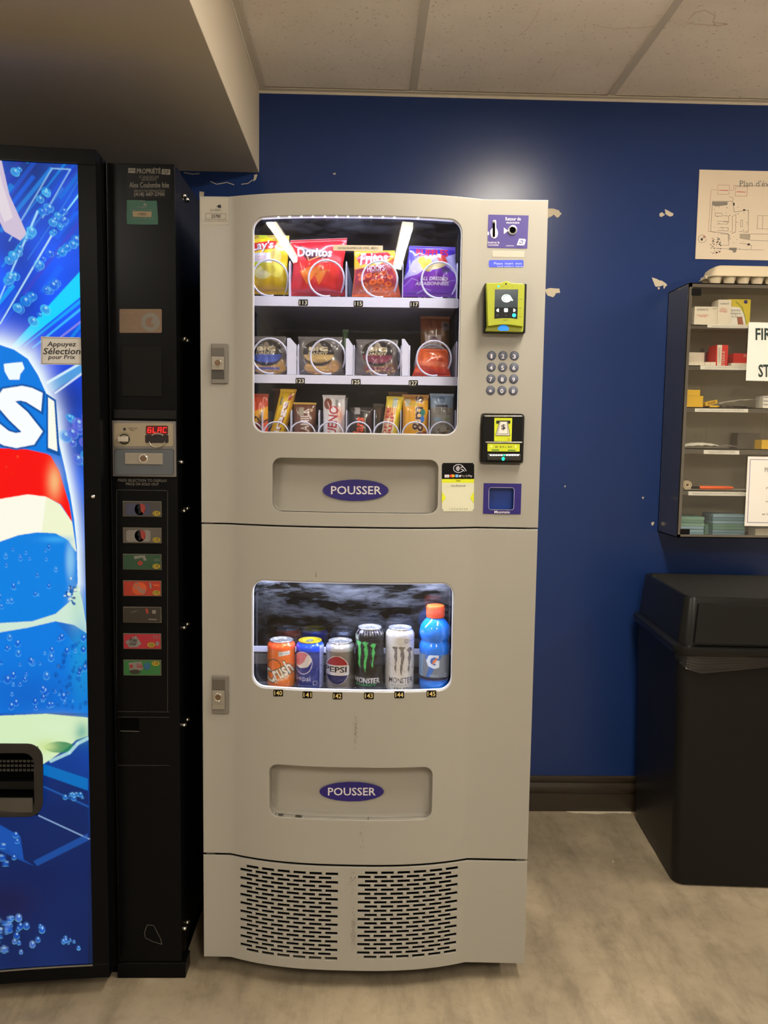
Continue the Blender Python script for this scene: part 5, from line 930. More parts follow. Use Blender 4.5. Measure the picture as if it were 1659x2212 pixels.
# ---- coin column furniture (its face is the plane y = 0)
K = lambda l, d=0: (lambda x, y: W_(x, y, d-.0006-.0004*l)-org)
M_dw = mat('dull_white_print', (104, 98, 88), .6)
b = MB(); b.poly([(274, 361), (370, 363), (369, 430), (274, 428)], mat('black_gloss_label', (9, 9, 10), .3, spec=.12), K(0)); b.poly([(277, 363), (292.5, 363.5), (292.5, 374), (277, 373.5)], M_dw, K(1)); b.line([(279, 368), (287, 366.5), (291, 369)], 1.2, M_ink, K(2)); b.text('PROPRIÉTÉ', (295.5, 361.5, 347, 375), M_dw, K(1), bold=.03)
b.poly([(350, 365), (368, 366), (367.5, 377.5), (349, 376.5)], M_dw, K(1)); b.text('7UP', (352, 367.5, 365, 375.5), M_ink, K(2), bold=.04, shear=.2); b.text('ET USAGE EXCLUSIF', (301, 379.5, 343, 385), mat('dim_print', (84, 78, 70), .6), K(1), bold=.01); b.text('DES PRODUITS', (306, 385.5, 338, 391), MATS['dim_print'], K(1), bold=.01)
b.text('Alex Coulombe ltée', (279.5, 393.5, 365, 405.5), M_dw, K(1), bold=.015); b.text('SERVICE DE RÉPARATION', (289, 408, 356, 415.5), MATS['dim_print'], K(1), bold=.01); b.text('(418) 687-2700', (289.5, 416, 355.5, 425.5), M_dw, K(1), bold=.035); b.build('owner_label', pm, smooth=0)
b = MB(); b.poly(jag([(273.5, 432), (339, 434), (341.5, 485), (274, 484)], .6, 3), mat('teal_vinyl', (26, 74, 58), .5), K(.5)); b.poly([(286.5, 456), (327.5, 457), (327, 469), (287, 468)], mat('dull_tan_label', (130, 112, 84), .6), K(1)); b.text('17501', (298.5, 460, 316, 465.5), M_ink, K(2), bold=.02); b.text('QUÉBEC', (296, 445, 317, 450), M_dw, K(1)); b.poly([(310, 440), (315, 438.5), (317, 444.5), (310, 444.5)], M_dw, K(1)); b.text('Distributrice automatique', (281, 451.5, 332, 455), M_dw, K(1)); b.text("Manufacturier de l'Office du 1997", (280, 470.5, 334, 474), M_dw, K(1)); b.text('25000', (301, 432.5, 313, 436), M_dw, K(1)); b.text('Timbre', (301, 479, 314, 482), MATS['dim_print'], K(1)); tag(b.build('licence_label', pm, smooth=0), 'teal licence label')
b = MB(); b.poly(rr(258, 667.5, 349.5, 719, 3), mat('kraft_sticker', (104, 82, 60), .55), K(0)); b.poly(ellp(325, 696, 20.5, 20.5, 32), M_dw, K(1)); b.poly([(325, 696)]+ellp(325, 696, 10.5, 10.5, 20, 35, 300), mat('brown_ink', (104, 74, 50), .5), K(2)); [b.poly(ellp(x, y, 1.2, 1.2, 8), M_dw, K(3)) for x, y in ((320, 692), (326, 700), (319, 699), (325, 689))]
for i in range(14): a = radians(175+i*12); b.line([(325+14*cos(a), 696+14*sin(a)), (325+17*cos(a), 696+17*sin(a))], 1.0, M_grey, K(2))
b.text('Nom de la compagnie', (263, 674, 290, 678), MATS['dull_tan_label'], K(1)); b.text('distribution et service', (262, 706, 298, 710), MATS['dull_tan_label'], K(1)); tag(b.build('cookie_sticker', pm, smooth=0), 'kraft brown sticker with a round biscuit emblem')
def plaque(px0, py0, px1, py1, d, m, name, par, bev=.0015):
    a = W_(px0, py0, -d)-org; e = W_(px1, py1, -d)-org; b = MB(); b.box(a[0], e[0], -d, -.0005, e[2], a[2], m); return b.build(name, par, bevel=bev)
plaque(262, 747, 350, 857, .002, mat('matt_black_plate', (12, 11, 10), .5, spec=.12), 'blank_cover', pm, .0008); plaque(244, 884, 380, 906, .008, M_black, 'hood', pm)
M_stl = mat('worn_zinc', (112, 108, 104), .4, metal=.5)
cm = plaque(241, 908, 380, 1031, .010, M_stl, 'coin_mechanism', pm, .002)
b = MB(); k1_ = K(0, -.010); b.poly(rr(246, 914, 374, 964, 4), mat('beige_face', (140, 128, 104), .5), k1_); b.poly(rr(247, 970, 375, 1026, 5), mat('slate_face', (74, 78, 82), .5), k1_); b.line(rr(247, 970, 375, 1026, 5)+[rr(247, 970, 375, 1026, 5)[0]], .8, M_ink, K(1, -.010))
b.poly(ellp(269, 927, 3.2, 3.2, 14), M_ink, K(1, -.010)); b.text('CORRECT CHANGE\nWHEN LIT', (276, 923.5, 297, 930.5), mat('brown_print', (80, 64, 50), .6), K(1, -.010))
for i in range(9): a = radians(200+i*16); b.line([(268+13*cos(a), 946+11*sin(a)), (268+15.5*cos(a), 946+13*sin(a))], .9, MATS['brown_print'], K(1, -.010))
b.poly(rr(313.5, 939, 364, 957, 3), mat('dark_slot', (18, 6, 8), .3), K(1, -.010)); b.build('mechanism_face', cm, smooth=0)
b = MB(); p = W_(268.5, 948.5, -.011)-org; b.lathe([(.0125, -.0105), (.012, -.013), (.0105, -.013), (.0102, -.011)], M_black, 24, (p[0], 0, p[2]), 'y', cap=False); b.box(p[0]-.012, p[0]+.010, -.022, -.010, p[2]-.006, p[2]+.006, mat('worn_cream_lever', (168, 160, 144), .4)); b.build('return_lever', cm, bevel=.003)
b = MB(); b.poly(rr(315, 919.5, 363, 938.5, 3), mat('red_display_glass', (40, 4, 6), .2, emis=(90, 4, 8), strength=.5), K(1, -.010)); 
def seg(ch, x, y, w, h, m, f):
    S = {'a': ((0, 0), (1, 0)), 'b': ((1, 0), (1, .5)), 'c': ((1, .5), (1, 1)), 'd': ((0, 1), (1, 1)), 'e': ((0, .5), (0, 1)), 'f': ((0, 0), (0, .5)), 'g': ((0, .5), (1, .5))}
    for s in ch: (xa, ya), (xb, yb) = S[s]; b.line([(x+xa*w+(1-ya)*1.2, y+ya*h), (x+xb*w+(1-yb)*1.2, y+yb*h)], 1.7, m, f)
mr = mat('red_segments', (255, 30, 30), .3, emis=(255, 30, 28), strength=1.6)
for ch, x in (('acdfeg', 319), ('def', 330), ('abcefg', 341), ('adef', 352)): seg(ch, x, 924, 6.5, 10, mr, K(2, -.010))
tag(b.build('price_display', cm, smooth=0), 'glowing red segment display'); 
b = MB(); ring = ellp(339, 952, 17, 14, 16, 10, 170); b.tube([W_(x, y, -.014)-org for x, y in ring], .0016, mat('clear_coin_guide', (150, 140, 124), .2), 6); b.tube([W_(x, y, -.014)-org for x, y in ellp(340, 942, 12, 5, 10, 190, 350)], .0014, MATS['clear_coin_guide'], 6); b.build('coin_guide', cm, smooth=60)
a = W_(269, 978, -.013)-org; e = W_(351, 1004, -.013)-org; b = MB(); b.box(a[0], e[0], -.013, -.009, e[2], a[2], mat('lock_plate', (136, 128, 116), .35, metal=.3)); lp_ = b.build('lock_plate', cm, bevel=.0012)
b = MB(); p = W_(310, 990.5, -.014)-org; b.lathe([(.0108, -.0128), (.0104, -.0142), (.0090, -.0142), (.0088, -.0155), (.0076, -.0160), (.0072, -.0148), (.0001, -.0148)], M_chrome, 26, (p[0], 0, p[2]), 'y', cap=False); b.lathe([(.0070, -.015), (.0001, -.0152)], MATS['bronze_lock_core'], 20, (p[0], 0, p[2]), 'y', cap=False); b.build('lock_cylinder', lp_, smooth=50)
b = MB(); b.text('PRESS SELECTION TO DISPLAY', (254.5, 1035, 361, 1040.8), M_dw, K(0), bold=.02, rot=.6); b.text('PRICE OR SOLD OUT', (272, 1042.8, 343, 1048.6), M_dw, K(0), bold=.02, rot=.6); b.build('column_lettering', pm, smooth=0)
# selection panel frame and buttons
b = MB(); M_edge = mat('worn_black_edge', (44, 42, 40), .25)
for l in ([(252, 1058), (362, 1060)], [(252, 1058), (252, 1536)], [(362, 1060), (362, 1536)], [(252, 1537), (366, 1538)], [(252, 1549), (366, 1549.5)], [(252, 1653), (366, 1653.5)]): b.line(l, 1.3, M_edge, K(0))
b.poly([(260, 1551), (300, 1551), (300, 1579), (260, 1579)], M_dark, K(1)); b.line([(260, 1579), (300, 1580)], 1.2, M_dw, K(2)); b.line([(318, 1998), (332, 1999), (346, 2026), (350, 2040), (330, 2034), (314, 2026), (312, 2014), (318, 1998)], 1.2, MATS['dim_print'], K(0)); b.build('panel_edging', pm, smooth=0)
M_by = mat('yellow_price_dot', (150, 128, 20), .5)
sel = [('cola_dark', (56, 52, 50)), ('cola_white', (76, 70, 62)), ('lemon', (26, 62, 38)), ('crush', (150, 40, 24)), ('brown', (40, 34, 28)), ('tea', (150, 30, 44)), ('green', (36, 96, 48))]
for i, (kn, bg) in enumerate(sel):
    y = 1082+57.2*i; x0, x1 = 264.5+(i*.2), 349-.1*i; bt = plaque(x0, y, x1, y+35, .004, mat('dull_metal_bezel', (78, 72, 60), .4), 'selection_button', pm, .001)
    b = MB(); f0, f1, f2 = K(0, -.004), K(1, -.004), K(2, -.004); b.poly(rr(x0+2, y+2, x1-2, y+33, 1), mat('card_'+kn, bg, .3), f0); dg = mat('card_grey', (110, 104, 98), .4); dr_ = mat('card_red', (130, 40, 34), .4); dbk = mat('card_dark', (22, 20, 24), .4)
    if i < 2:
        b.poly(rr(x0+8, y+6-i*0, x1-24, y+31, 5), dg if i else mat('card_bluegrey', (50, 52, 74), .4), f1); b.poly(ellp(x0+38, y+18, 12, 13, 20), dg, f1); b.poly([(x0+38, y+6), (x0+48, y+8), (x0+50, y+17), (x0+46, y+28), (x0+40, y+22)], dr_, f2); b.text('PEPSI', (x0+26, y+14, x0+46, y+20), dbk, f2, rot=80, bold=.03)
    if i == 2: b.poly([(x0+24, y+5), (x0+48, y+3), (x0+52, y+14), (x0+46, y+15), (x0+43, y+8), (x0+26, y+12)], dg, f1); b.poly(ellp(x0+38, y+20, 6, 5, 14), dr_, f2); b.text('355', (x1-16, y+10, x1-4, y+16), dg, f1)
    if i == 3: b.poly(ellp(x0+36, y+18, 16, 14, 20), mat('card_orange', (176, 70, 24), .4), f1); b.text('Crush', (x0+22, y+10, x0+52, y+24), dg, f2, rot=38, bold=.05); b.poly([(x0+57, y+4), (x0+61, y+6), (x0+63, y+16), (x0+59, y+18)], dg, f1); b.line([(x1-16, y+10), (x1-6, y+11)], 4, MATS['card_orange'], f1)
    if i == 4: b.poly(rr(x0+5, y+8, x0+60, y+24, 4), mat('card_brown', (54, 34, 28), .4), f1); b.poly([(x0+48, y+4), (x0+54, y+4), (x0+56, y+14), (x0+51, y+15)], dr_, f2); b.poly(rr(x1-20, y+7, x1-12, y+15, 1.5), dg, f1); b.text('ginger', (x0+18, y+8, x0+32, y+12), dg, f2, rot=-15); b.line([(x0+57, y+27), (x0+72, y+27.5)], 2.2, dg, f1)
    if i == 5: b.poly([(x0+5, y+18), (x0+28, y+5), (x0+40, y+22), (x0+32, y+30), (x0+14, y+31)], dg, f1); b.text('PURE\nLEAF', (x0+14, y+12, x0+30, y+26), dbk, f2, rot=12, bold=.04); b.text('591', (x1-18, y+5, x1-4, y+12), dg, f1); b.poly(rr(x1-12, y+18, x1-5, y+27, 1), dg, f1)
    if i == 6: b.poly([(x0+12, y+6), (x0+40, y+4), (x0+44, y+20), (x0+24, y+30), (x0+14, y+22)], dg, f1); b.text('Dole', (x0+30, y+8, x0+42, y+18), dr_, f2, bold=.05); b.poly(ellp(x0+18, y+14, 4, 4, 12), dr_, f2); b.poly(ellp(x0+52, y+14, 7, 8, 14), mat('card_blue', (30, 80, 110), .4), f1); b.poly(ellp(x0+26, y+26, 12, 5, 14), MATS['card_brown'], f2)
    if i != 4:
        cx_, cy_ = (x1-11, y+27) if i < 4 else ((x1-22, y+25) if i == 5 else (x1-12, y+8)); b.poly(ellp(cx_, cy_, 8.5, 5.6, 18), M_by, f2); b.text('1.75' if i != 5 else '3.50', (cx_-5.5, cy_-3.5, cx_+5, cy_+3), dbk, K(3, -.004), bold=.02)
    b.build('flavour_card', bt, smooth=0)
# side: door edge shine and acorn bolts on the cabinet side
sx_ = -.4435-org[0]
for (px, py) in ((397, 424), (403, 432), (398, 732), (404, 736), (391, 998), (397, 1103), (404, 1098), (397, 1355), (404, 1347), (397, 1565), (404, 1553), (398, 2004), (404, 1990)):
    d = rayd(px, py); t_ = (-.443-CAM[0])/d[0]; p = CAM+d*t_-org; b = MB(); b.lathe([(.0055, 0), (.0055, .003), (.0042, .006), (.0016, .0075), (.0001, .0078)], M_chrome, 12, cap=False); b.V = [(sx_+z+.0005, p[1]+x*1.6, p[2]+y) for x, y, z in b.V]; b.build('side_bolt', cab, smooth=60)
# ================================================================== BIN
tc = empty('waste_bin', (1.195, .625, 0), radians(-3.5), 'large black square waste bin with an open topped lid beside the snack machine', 'waste bin')
def sq(hx, hy, z, r, ox=0, oy=0, n=6): return [(x+ox, y+oy, z) for x, y in rr(-hx, -hy, hx, hy, r, n)]
M_bin = mat('scuffed_black_bin_plastic', (17, 16, 15), .4, bump=.25, bscale=90, spec=.25); M_lid = mat('smooth_black_bin_plastic', (19, 19, 18), .3, bump=.08, bscale=60, spec=.3)
def loft(name, secs, m, par, cap0=False, cap1=False, smooth=50):
    b = MB(); P = np.array([s+[s[0]] for s in secs]); b.grid(P, m)
    if cap0: b.add(secs[0], [tuple(range(len(secs[0])))], m)
    if cap1: b.add(secs[-1], [tuple(range(len(secs[-1])))], m)
    return b.build(name, par, smooth=smooth)
loft('bin_body', [sq(.215, .205, .0, .03), sq(.232, .222, .006, .035), sq(.236, .226, .04, .036), sq(.252, .238, .70, .04), sq(.254, .240, .738, .04), sq(.246, .232, .738, .035), sq(.225, .215, .05, .03)], M_bin, tc, cap0=True, cap1=True)
secs = [sq(.259, .245, .716, .045), sq(.266, .252, .720, .048), sq(.270, .255, .735, .05), sq(.269, .254, .744, .05), sq(.262, .247, .747, .045), sq(.252, .237, .749, .04), sq(.238, .222, .880, .03), sq(.235, .219, .887, .028), sq(.226, .210, .887, .024), sq(.222, .206, .880, .022), sq(.195, .160, .80, .02), sq(.190, .150, .79, .02)]
lid = loft('lid', secs, M_lid, tc)
b = MB()
for s, (xa, xb) in ((1, (-.205, .205)),):
    z0, z1 = .757, .872; f = lambda z: -.2365-(.886-z)*.11+.003-.0045; w = .004
    pts = [(xa-.012, z0), (xb+.012, z0), (xb, z1), (xa, z1)]; b.add([(x, f(z), z) for x, z in pts]+[(x, f(z)+.012, z) for x, z in pts], [(0, 1, 2, 3), (0, 4, 5, 1), (1, 5, 6, 2), (2, 6, 7, 3), (3, 7, 4, 0)], M_lid)
b.V = [(x, y+.0, z) for x, y, z in b.V]; b.build('lid_front_panel', lid, bevel=.0015)
b = MB(); xs = np.linspace(0, 1, 60); R_ = []
per = [(-.262, .10), (-.262, -.20), (-.245, -.248), (-.20, -.256), (0, -.258), (.24, -.256)]
from itertools import accumulate
cum = np.r_[0, np.cumsum([math.hypot(per[i+1][0]-per[i][0], per[i+1][1]-per[i][1]) for i in range(len(per)-1)])]; cum /= cum[-1]
nr = 16; Lz = np.interp(xs, [0, .34, .42, .47, .75, 1], [.008, .010, .036, .046, .022, .008])
for k in range(nr):
    t_ = k/(nr-1); row = []
    for j, s in enumerate(xs):
        x = np.interp(s, cum, [p[0] for p in per]); y = np.interp(s, cum, [p[1] for p in per]); z = .722-t_*Lz[j]*1.2; wv = .0022*sin(k*2.4+3*s+.8*sin(9*s)); row.append((x*.965+(-.002+wv)*(1 if x < -.25 else 0), y*.965+wv-.003, z))
    R_.append(row)
b.grid(np.array(R_), mat('black_bin_bag', (22, 22, 23), .16, coat=.4)); tag(b.build('bin_bag', tc, smooth=180), 'shiny wrinkled black bag edge under the lid')
# ================================================================== FIRST AID CABINET
CY = .730; CX0, CX1, CZ0, CZ1 = 1.031, 1.60, 1.027, 1.855
fa = empty('first_aid_cabinet', ((CX0+CX1)/2, .905, CZ0), 0, 'steel wall cabinet with glass doors full of first aid supplies', 'cabinet'); fo = np.array([(CX0+CX1)/2, .905, CZ0])
M_cab = mat('stainless_cabinet', (150, 146, 138), .2, metal=.9); M_cin = mat('cabinet_inside_enamel', (176, 168, 150), .55)
b = MB(); T_ = .004; w = CX1-CX0; xa, xb = -w/2, w/2; y0, h = CY-.905, CZ1-CZ0
b.box(xa, xa+T_, y0, 0, 0, h, M_cab); b.box(xb-T_, xb, y0, 0, 0, h, M_cab); b.box(xa, xb, y0, 0, h-T_, h, M_cab); b.box(xa, xb, y0, 0, 0, T_, M_cab); b.box(xa, xb, -.006, 0, 0, h, M_cin)
for a in ((xa, xa+.013, 0, h), (xb-.013, xb, 0, h), (xa, xb, h-.014, h), (xa, xb, 0, .011)): b.box(a[0], a[1], y0, y0+.003, a[2], a[3], M_cab)
b.build('cabinet_shell', fa, bevel=.0006)
FX = lambda l, Y=CY-.002: (lambda x, y: W_(x, y, Y-.0005*l)-fo)
lips = [(705, 711, (1528, 1616, 700, 707.5)), (793, 800, (1513, 1613, 789.5, 798)), (883, 891, (1501, 1616, 882, 889.5)), (972, 981, (1520, 1597, 972, 980.5)), (1062, 1070, (1487, 1612, 1061.5, 1070))]
ZSH = []
tx = ['PANSEMENTS ADHÉSIFS TRIANGULAIRES', 'GAZE ET COMPRESSES DE PLASTIQUE', 'BANDAGE TRIANGULAIRE COMP. INDIVIDUEL', 'TAPIS COMPRESSIF ET DIVERS', 'BANDAGE ÉLASTIQUE COMPRESSES ATTELLE']
for (ya, yb, lb), t in zip(lips, tx):
    Ys = CY+.012; za = W_(1560, ya-3, Ys)[2]; zb = W_(1560, yb, Ys)[2]; ZSH.append(za); b = MB(); b.box(xa+T_, xb-T_, Ys-.905, -.006, za-.003-fo[2], za-fo[2], M_cin); b.box(xa+T_, xb-T_, Ys-.905, Ys-.903, zb-fo[2], za-fo[2], M_cab)
    sh_ = b.build('shelf', fa, smooth=0); b = MB(); b.poly([(lb[0], lb[2]), (lb[1], lb[2]+1.5), (lb[1], lb[3]+1.5), (lb[0], lb[3])], M_paper, FX(0, Ys-.001)); b.text(t, (lb[0]+10, lb[2]+2.5, lb[1]-9, lb[3]-1.5), M_lgrey, FX(1, Ys-.001)); b.build('shelf_label', sh_, smooth=0)
xm = W_(1646, 900, CY+.004)[0]-fo[0]
for a, e in ((xa+.010, xm), (xm+.001, xb-.010)):
    b = MB(); b.box(a, e, y0+.004, y0+.0075, .010, h-.013, M_glass3); dn = b.build('glass_door', fa, smooth=0)
    if a < 0 and a == xa+.010: b = MB(); b.box(a, a+.0335, y0-.001, y0+.010, h-.040, h-.018, M_black); b.box(a, a+.0335, y0-.001, y0+.010, .011, .029, M_black); b.build('door_clip', dn, bevel=.002); 
b = MB(); P0 = [(1617.5, 696), (1760, 699), (1756, 826), (1611, 822)]; b.poly(P0, M_paper, FX(0, CY)); M_gk = mat('dark_green_ink', (16, 40, 32), .6); b.text('FIRST AID', (1632, 708.5, 1745, 735), M_gk, FX(1, CY), bold=.05); b.text('STATION', (1638, 787, 1735, 815), M_gk, FX(1, CY), bold=.05)
tag(b.build('first_aid_sign', fa, smooth=0), 'white paper sign with bold dark letters')
b = MB(); P0 = [(1615.5, 986), (1740, 988), (1736, 1138), (1608, 1136)]; b.poly(P0, M_paper, FX(0, CY)); b.line([(1621, 992.5), (1736, 994), (1732, 1130), (1614.5, 1128.5), (1621, 992.5)], .9, M_purple, FX(1, CY))
for s, bx in (("pour toute blessure", (1655, 1050, 1725, 1057)), ("ou malaise, aviser", (1654, 1080, 1722, 1086)), ('et les premiers soins', (1646, 1108, 1722, 1114)), ('PREMIERS SOINS', (1652, 1010, 1726, 1020))): b.text(s, bx, M_grey, FX(1, CY), bold=.01)
tag(b.build('framed_notice', fa, smooth=0), 'white notice with a double ruled border')
# supplies
def sbox(name, label, cat, px0, py0, px1, py1, shelf_i, Y, depth, m, art=None, rz=0, group=None):
    Z = ZSH[shelf_i] if shelf_i < 5 else CZ0+T_; a = W_(px0, py0, Y); e = W_(px1, py1, Y); hh = max(.004, a[2]-Z) if py1 is None or py1 > 0 else 0
    z0 = Z+.0003 if shelf_i is not None else e[2]; c0_ = np.array([(a[0]+e[0])/2, Y, z0]); b = MB(); hw = (e[0]-a[0])/2; b.box(-hw, hw, 0, depth, 0, a[2]-z0, m)
    if art: art(b, lambda l: (lambda x, y: W_(x, y, Y-.0004-.0004*l)-c0_))
    return tag(b.build(name, None, c0_, smooth=0, bevel=.0), label, cat, group)
M_cream = mat('cream_carton', (224, 214, 196), .6); M_rcar = mat('red_carton', (206, 34, 30), .5); M_ycar = mat('yellow_carton', (216, 172, 34), .5)
def aA(b, f): b.text('mediworld', (1506, 665, 1530, 671), M_grey, f(0)); b.text('Pansements\nadhésifs', (1506, 679, 1530, 685), M_red, f(0)); b.text('100', (1539, 665, 1548, 668), M_grey, f(0))
sbox('bandage_box', 'wide low white bandage box on the top shelf', 'bandage box', 1501, 662, 1551, 699, 0, CY+.03, .06, M_cream, aA, group=None)
def aB(b, f): b.text('mediworld', (1555, 653, 1574, 658), M_grey, f(0)); b.text('Water\nAdhesive\nBandages', (1554.5, 665, 1571, 675), M_red, f(0))
sbox('bandage_box', 'narrow upright white box in the middle of the top shelf', 'bandage box', 1552, 647, 1577.5, 699, 0, CY+.026, .05, M_cream, aB)
def aC(b, f): b.poly([(1579, 662), (1598, 664), (1608, 680), (1611, 701), (1575, 701)], M_paper, f(0)); b.line([(1590, 652), (1604, 664), (1612, 698)], 1.2, mat('green_ink', (60, 130, 60), .5), f(0)); b.text('Pansements\nBandages en\nde tissu', (1577, 667, 1600, 686), M_grey, f(1)); b.poly([(1592, 685), (1603, 684), (1606, 701), (1594, 701)], mat('plaster_brown', (150, 84, 60), .5), f(1)); b.poly(ellp(1611, 652, 4, 4, 12), M_navy, f(1))
sbox('bandage_box', 'yellow and white fabric plaster box with a green curve', 'bandage box', 1572, 646, 1619, 702, 0, CY+.04, .05, M_yel if False else mat('lemon_carton', (206, 184, 40), .5), aC)
for i in range(5): sbox('gauze_pack', ['first', 'second', 'third', 'fourth', 'fifth'][i]+' small white gauze pack from the left lying along the second shelf', 'gauze pack', 1487+i*12, 782, 1498+i*12, 789, 1, CY+.022, .05, M_cream, group='gauze packs on the second shelf')
sbox('gauze_roll_box', 'white carton with a rounded top at the left of the second shelf', 'gauze box', 1488, 761, 1521, 782, 1, CY+.075, .05, M_cream)
def aD(b, f): b.poly([(1550, 745), (1560, 745), (1558, 790), (1549, 790)], M_cream, f(0)); b.text('COMPRESSE', (1538, 765, 1570, 769), M_grey, f(1), rot=-90); b.text('STERILE', (1547, 772, 1579, 777), M_cream, f(1), rot=-90)
sbox('compress_box', 'red and white upright carton on the second shelf', 'compress box', 1548, 745, 1571, 790, 1, CY+.025, .06, M_rcar, aD)
sbox('compress_box', 'low dark red carton just left of the upright red and white one', 'compress box', 1538, 758, 1549, 784, 1, CY+.06, .05, mat('crimson_carton', (150, 26, 34), .5))
sbox('pouch', 'clear grey plastic pouch standing behind the upright red carton', 'pouch', 1522, 752, 1547, 784, 1, CY+.11, .03, mat('smoky_film', (120, 108, 108), .25))
def aE(b, f): b.poly(rr(1606, 765, 1618, 772, 2), mat('pink_ink', (220, 130, 120), .5), f(0))
sbox('red_kit', 'bright red kit box resting toward the right of the second shelf', 'kit box', 1585, 763, 1640, 783, 1, CY+.045, .06, M_rcar, aE)
sbox('white_tray', 'flat white carton under the bright red kit', 'carton', 1580, 784, 1640, 790, 1, CY+.02, .024, M_cream)
def aY(b, f): b.text('ab', (1488, 854, 1492, 858), mat('ochre_ink', (150, 110, 20), .5), f(0))
yb = [(1484, 855, 1495, 'narrow yellow box at the far left of the third shelf', 0), (1496.5, 855, 1518, 'square yellow box, second from the left on the third shelf', .002)]
for x0, y0_, x1, lb, dy in yb: sbox('bandage_box', lb, 'bandage box', x0, y0_, x1, 880, 2, CY+.022+dy, .05, M_ycar, group='yellow bandage boxes on the third shelf')
Zt = W_(1495, 855, CY+.022)[2]
a = W_(1485, 842, CY+.024); e = W_(1512, 853, CY+.024); b = MB(); b.box(-(e[0]-a[0])/2, (e[0]-a[0])/2, 0, .05, 0, a[2]-Zt-.0003, M_ycar); tag(b.build('bandage_box', None, ((a[0]+e[0])/2, CY+.024, Zt+.0006), smooth=0), 'yellow box lying on top of the two yellow boxes', 'bandage box', 'yellow bandage boxes on the third shelf')
b = MB(); a = W_(1538, 868, CY+.03); b.box(-.020, .020, 0, .05, .0, .012, M_ycar); b.box(-.014, .014, -.0004, 0, .003, .009, mat('ochre_ink', (150, 110, 20), .5)); o = tag(b.build('bandage_box', None, (a[0], CY+.03, ZSH[2]+.009), smooth=0, rot=(0, radians(-14), 0)), 'open yellow box tilted up to the right on the third shelf', 'bandage box', 'yellow bandage boxes on the third shelf')
b = MB(); b.box(-.016, .016, 0, .05, .0, .006, M_ycar); tag(b.build('bandage_box', None, (a[0]+.008, CY+.026, ZSH[2]+.0003), smooth=0), 'flat yellow box under the tilted open one', 'bandage box', 'yellow bandage boxes on the third shelf')
def packet(name, label, px0, px1, y0_, y1_, Z, Y, m, seed, cat, group=None, thick=.008, tilt=0, depth=.07):
    a = W_(px0, y0_, Y); e = W_(px1, y0_, Y); L = e[0]-a[0]; n = 26; r = np.random.default_rng(seed); U = np.linspace(0, 1, n); Vv = np.linspace(0, 1, 10); b = MB(); G1, G2 = [], []
    for v in Vv: wob = .002*np.sin(U*r.uniform(8, 20)+v*5); t = thick*np.sin(pi*np.clip(U, .03, .97))**.4*sin(pi*min(max(v, .05), .95))**.4; z = U*tilt+.0006+0*U; G1.append(np.stack([(U-.5)*L, np.full(n, v*depth), z], -1)); G2.append(np.stack([(U-.5)*L, np.full(n, v*depth), z+t+np.abs(wob)*(t > .001)], -1))
    b.grid(np.array(G1), m); b.grid(np.array(G2), m); return tag(b.build(name, None, ((a[0]+e[0])/2, Y, Z), smooth=60), label, cat, group)
M_film = mat('crinkled_white_paper', (196, 188, 176), .4)
packet('paper_packet', 'long crinkled paper packet tilted up to the right on the third shelf', 1556, 1636, 870, 880, ZSH[2]+.010, CY+.03, M_film, 3, 'packet', 'loose packets on the third shelf', .007, .016)
packet('paper_packet', 'crinkled grey packet lying under the tilted paper packet', 1552, 1632, 876, 880, ZSH[2], CY+.022, mat('grey_film', (130, 122, 112), .3), 4, 'packet', 'loose packets on the third shelf', .009)
def aF(b, f): [b.line([(1650, y), (1680, y+.5)], 1.2, M_navy, f(0)) for y in (858, 866, 874)]
sbox('leaflet_box', 'white and blue printed carton at the right of the third shelf', 'carton', 1649, 855, 1700, 882, 2, CY+.03, .05, M_paper, aF)
packet('dressing_pack', 'thick white dressing pack on the fourth shelf', 1478, 1566, 960, 970, ZSH[3], CY+.03, mat('white_wrap', (222, 216, 204), .5), 6, 'dressing pack', None, .017, 0, .09)
packet('plastic_pouch', 'clear crumpled pouch leaning over the end of the dressing pack', 1552, 1600, 962, 970, ZSH[3]+.001, CY+.022, mat('smoky_film', (120, 108, 108), .25), 8, 'pouch', None, .010, .0, .05)
sbox('dark_case', 'dark grey case at the back right of the fourth shelf', 'case', 1594, 935, 1640, 972, 3, CY+.09, .05, mat('dark_grey_case', (84, 76, 66), .6))
sbox('yellow_pouch', 'yellow topped packet beyond the glass edge on the fourth shelf', 'packet', 1646, 950, 1700, 972, 3, CY+.04, .05, M_ycar)
# tape roll and orange splint
b = MB(); c_ = W_(1485, 1052, CY+.03); R_o = .0145
b.lathe([(R_o*.35, 0), (R_o, 0), (R_o, .022), (R_o*.35, .022), (R_o*.35, 0)], mat('cream_tape', (206, 190, 160), .5), 32, (0, 0, R_o), 'y', cap=False); b.lathe([(R_o*.62, -.0003), (R_o*.8, -.0003)], mat('tape_ring_brown', (150, 120, 96), .5), 32, (0, 0, R_o), 'y', cap=False); tag(b.build('tape_roll', None, (c_[0], CY+.03, ZSH[4]+.0002), smooth=40), 'cream roll of tape at the left of the fifth shelf', 'tape roll')
a = W_(1513, 1050, CY+.035); e = W_(1589, 1050, CY+.035); m_ = W_(1497, 1050, CY+.035); root = empty('rescue_knife', ((a[0]+e[0])/2, CY+.035, ZSH[4]), 0, 'bright orange handled cutter lying beside the tape roll', 'cutter'); L = (e[0]-a[0])/2
b = MB(); secs = [(-L, .0045), (-L+.002, .0058), (L*.7, .0060), (L*.93, .0045), (L, .0015)]; ring = []
for x, r in secs: ring.append([(x, .012+r*1.6*cos(2*pi*k/14), .0063+r*sin(2*pi*k/14)) for k in range(14)])
b.grid(np.array(ring), mat('orange_plastic', (240, 100, 40), .35), close=True); b.build('handle', root, smooth=60)
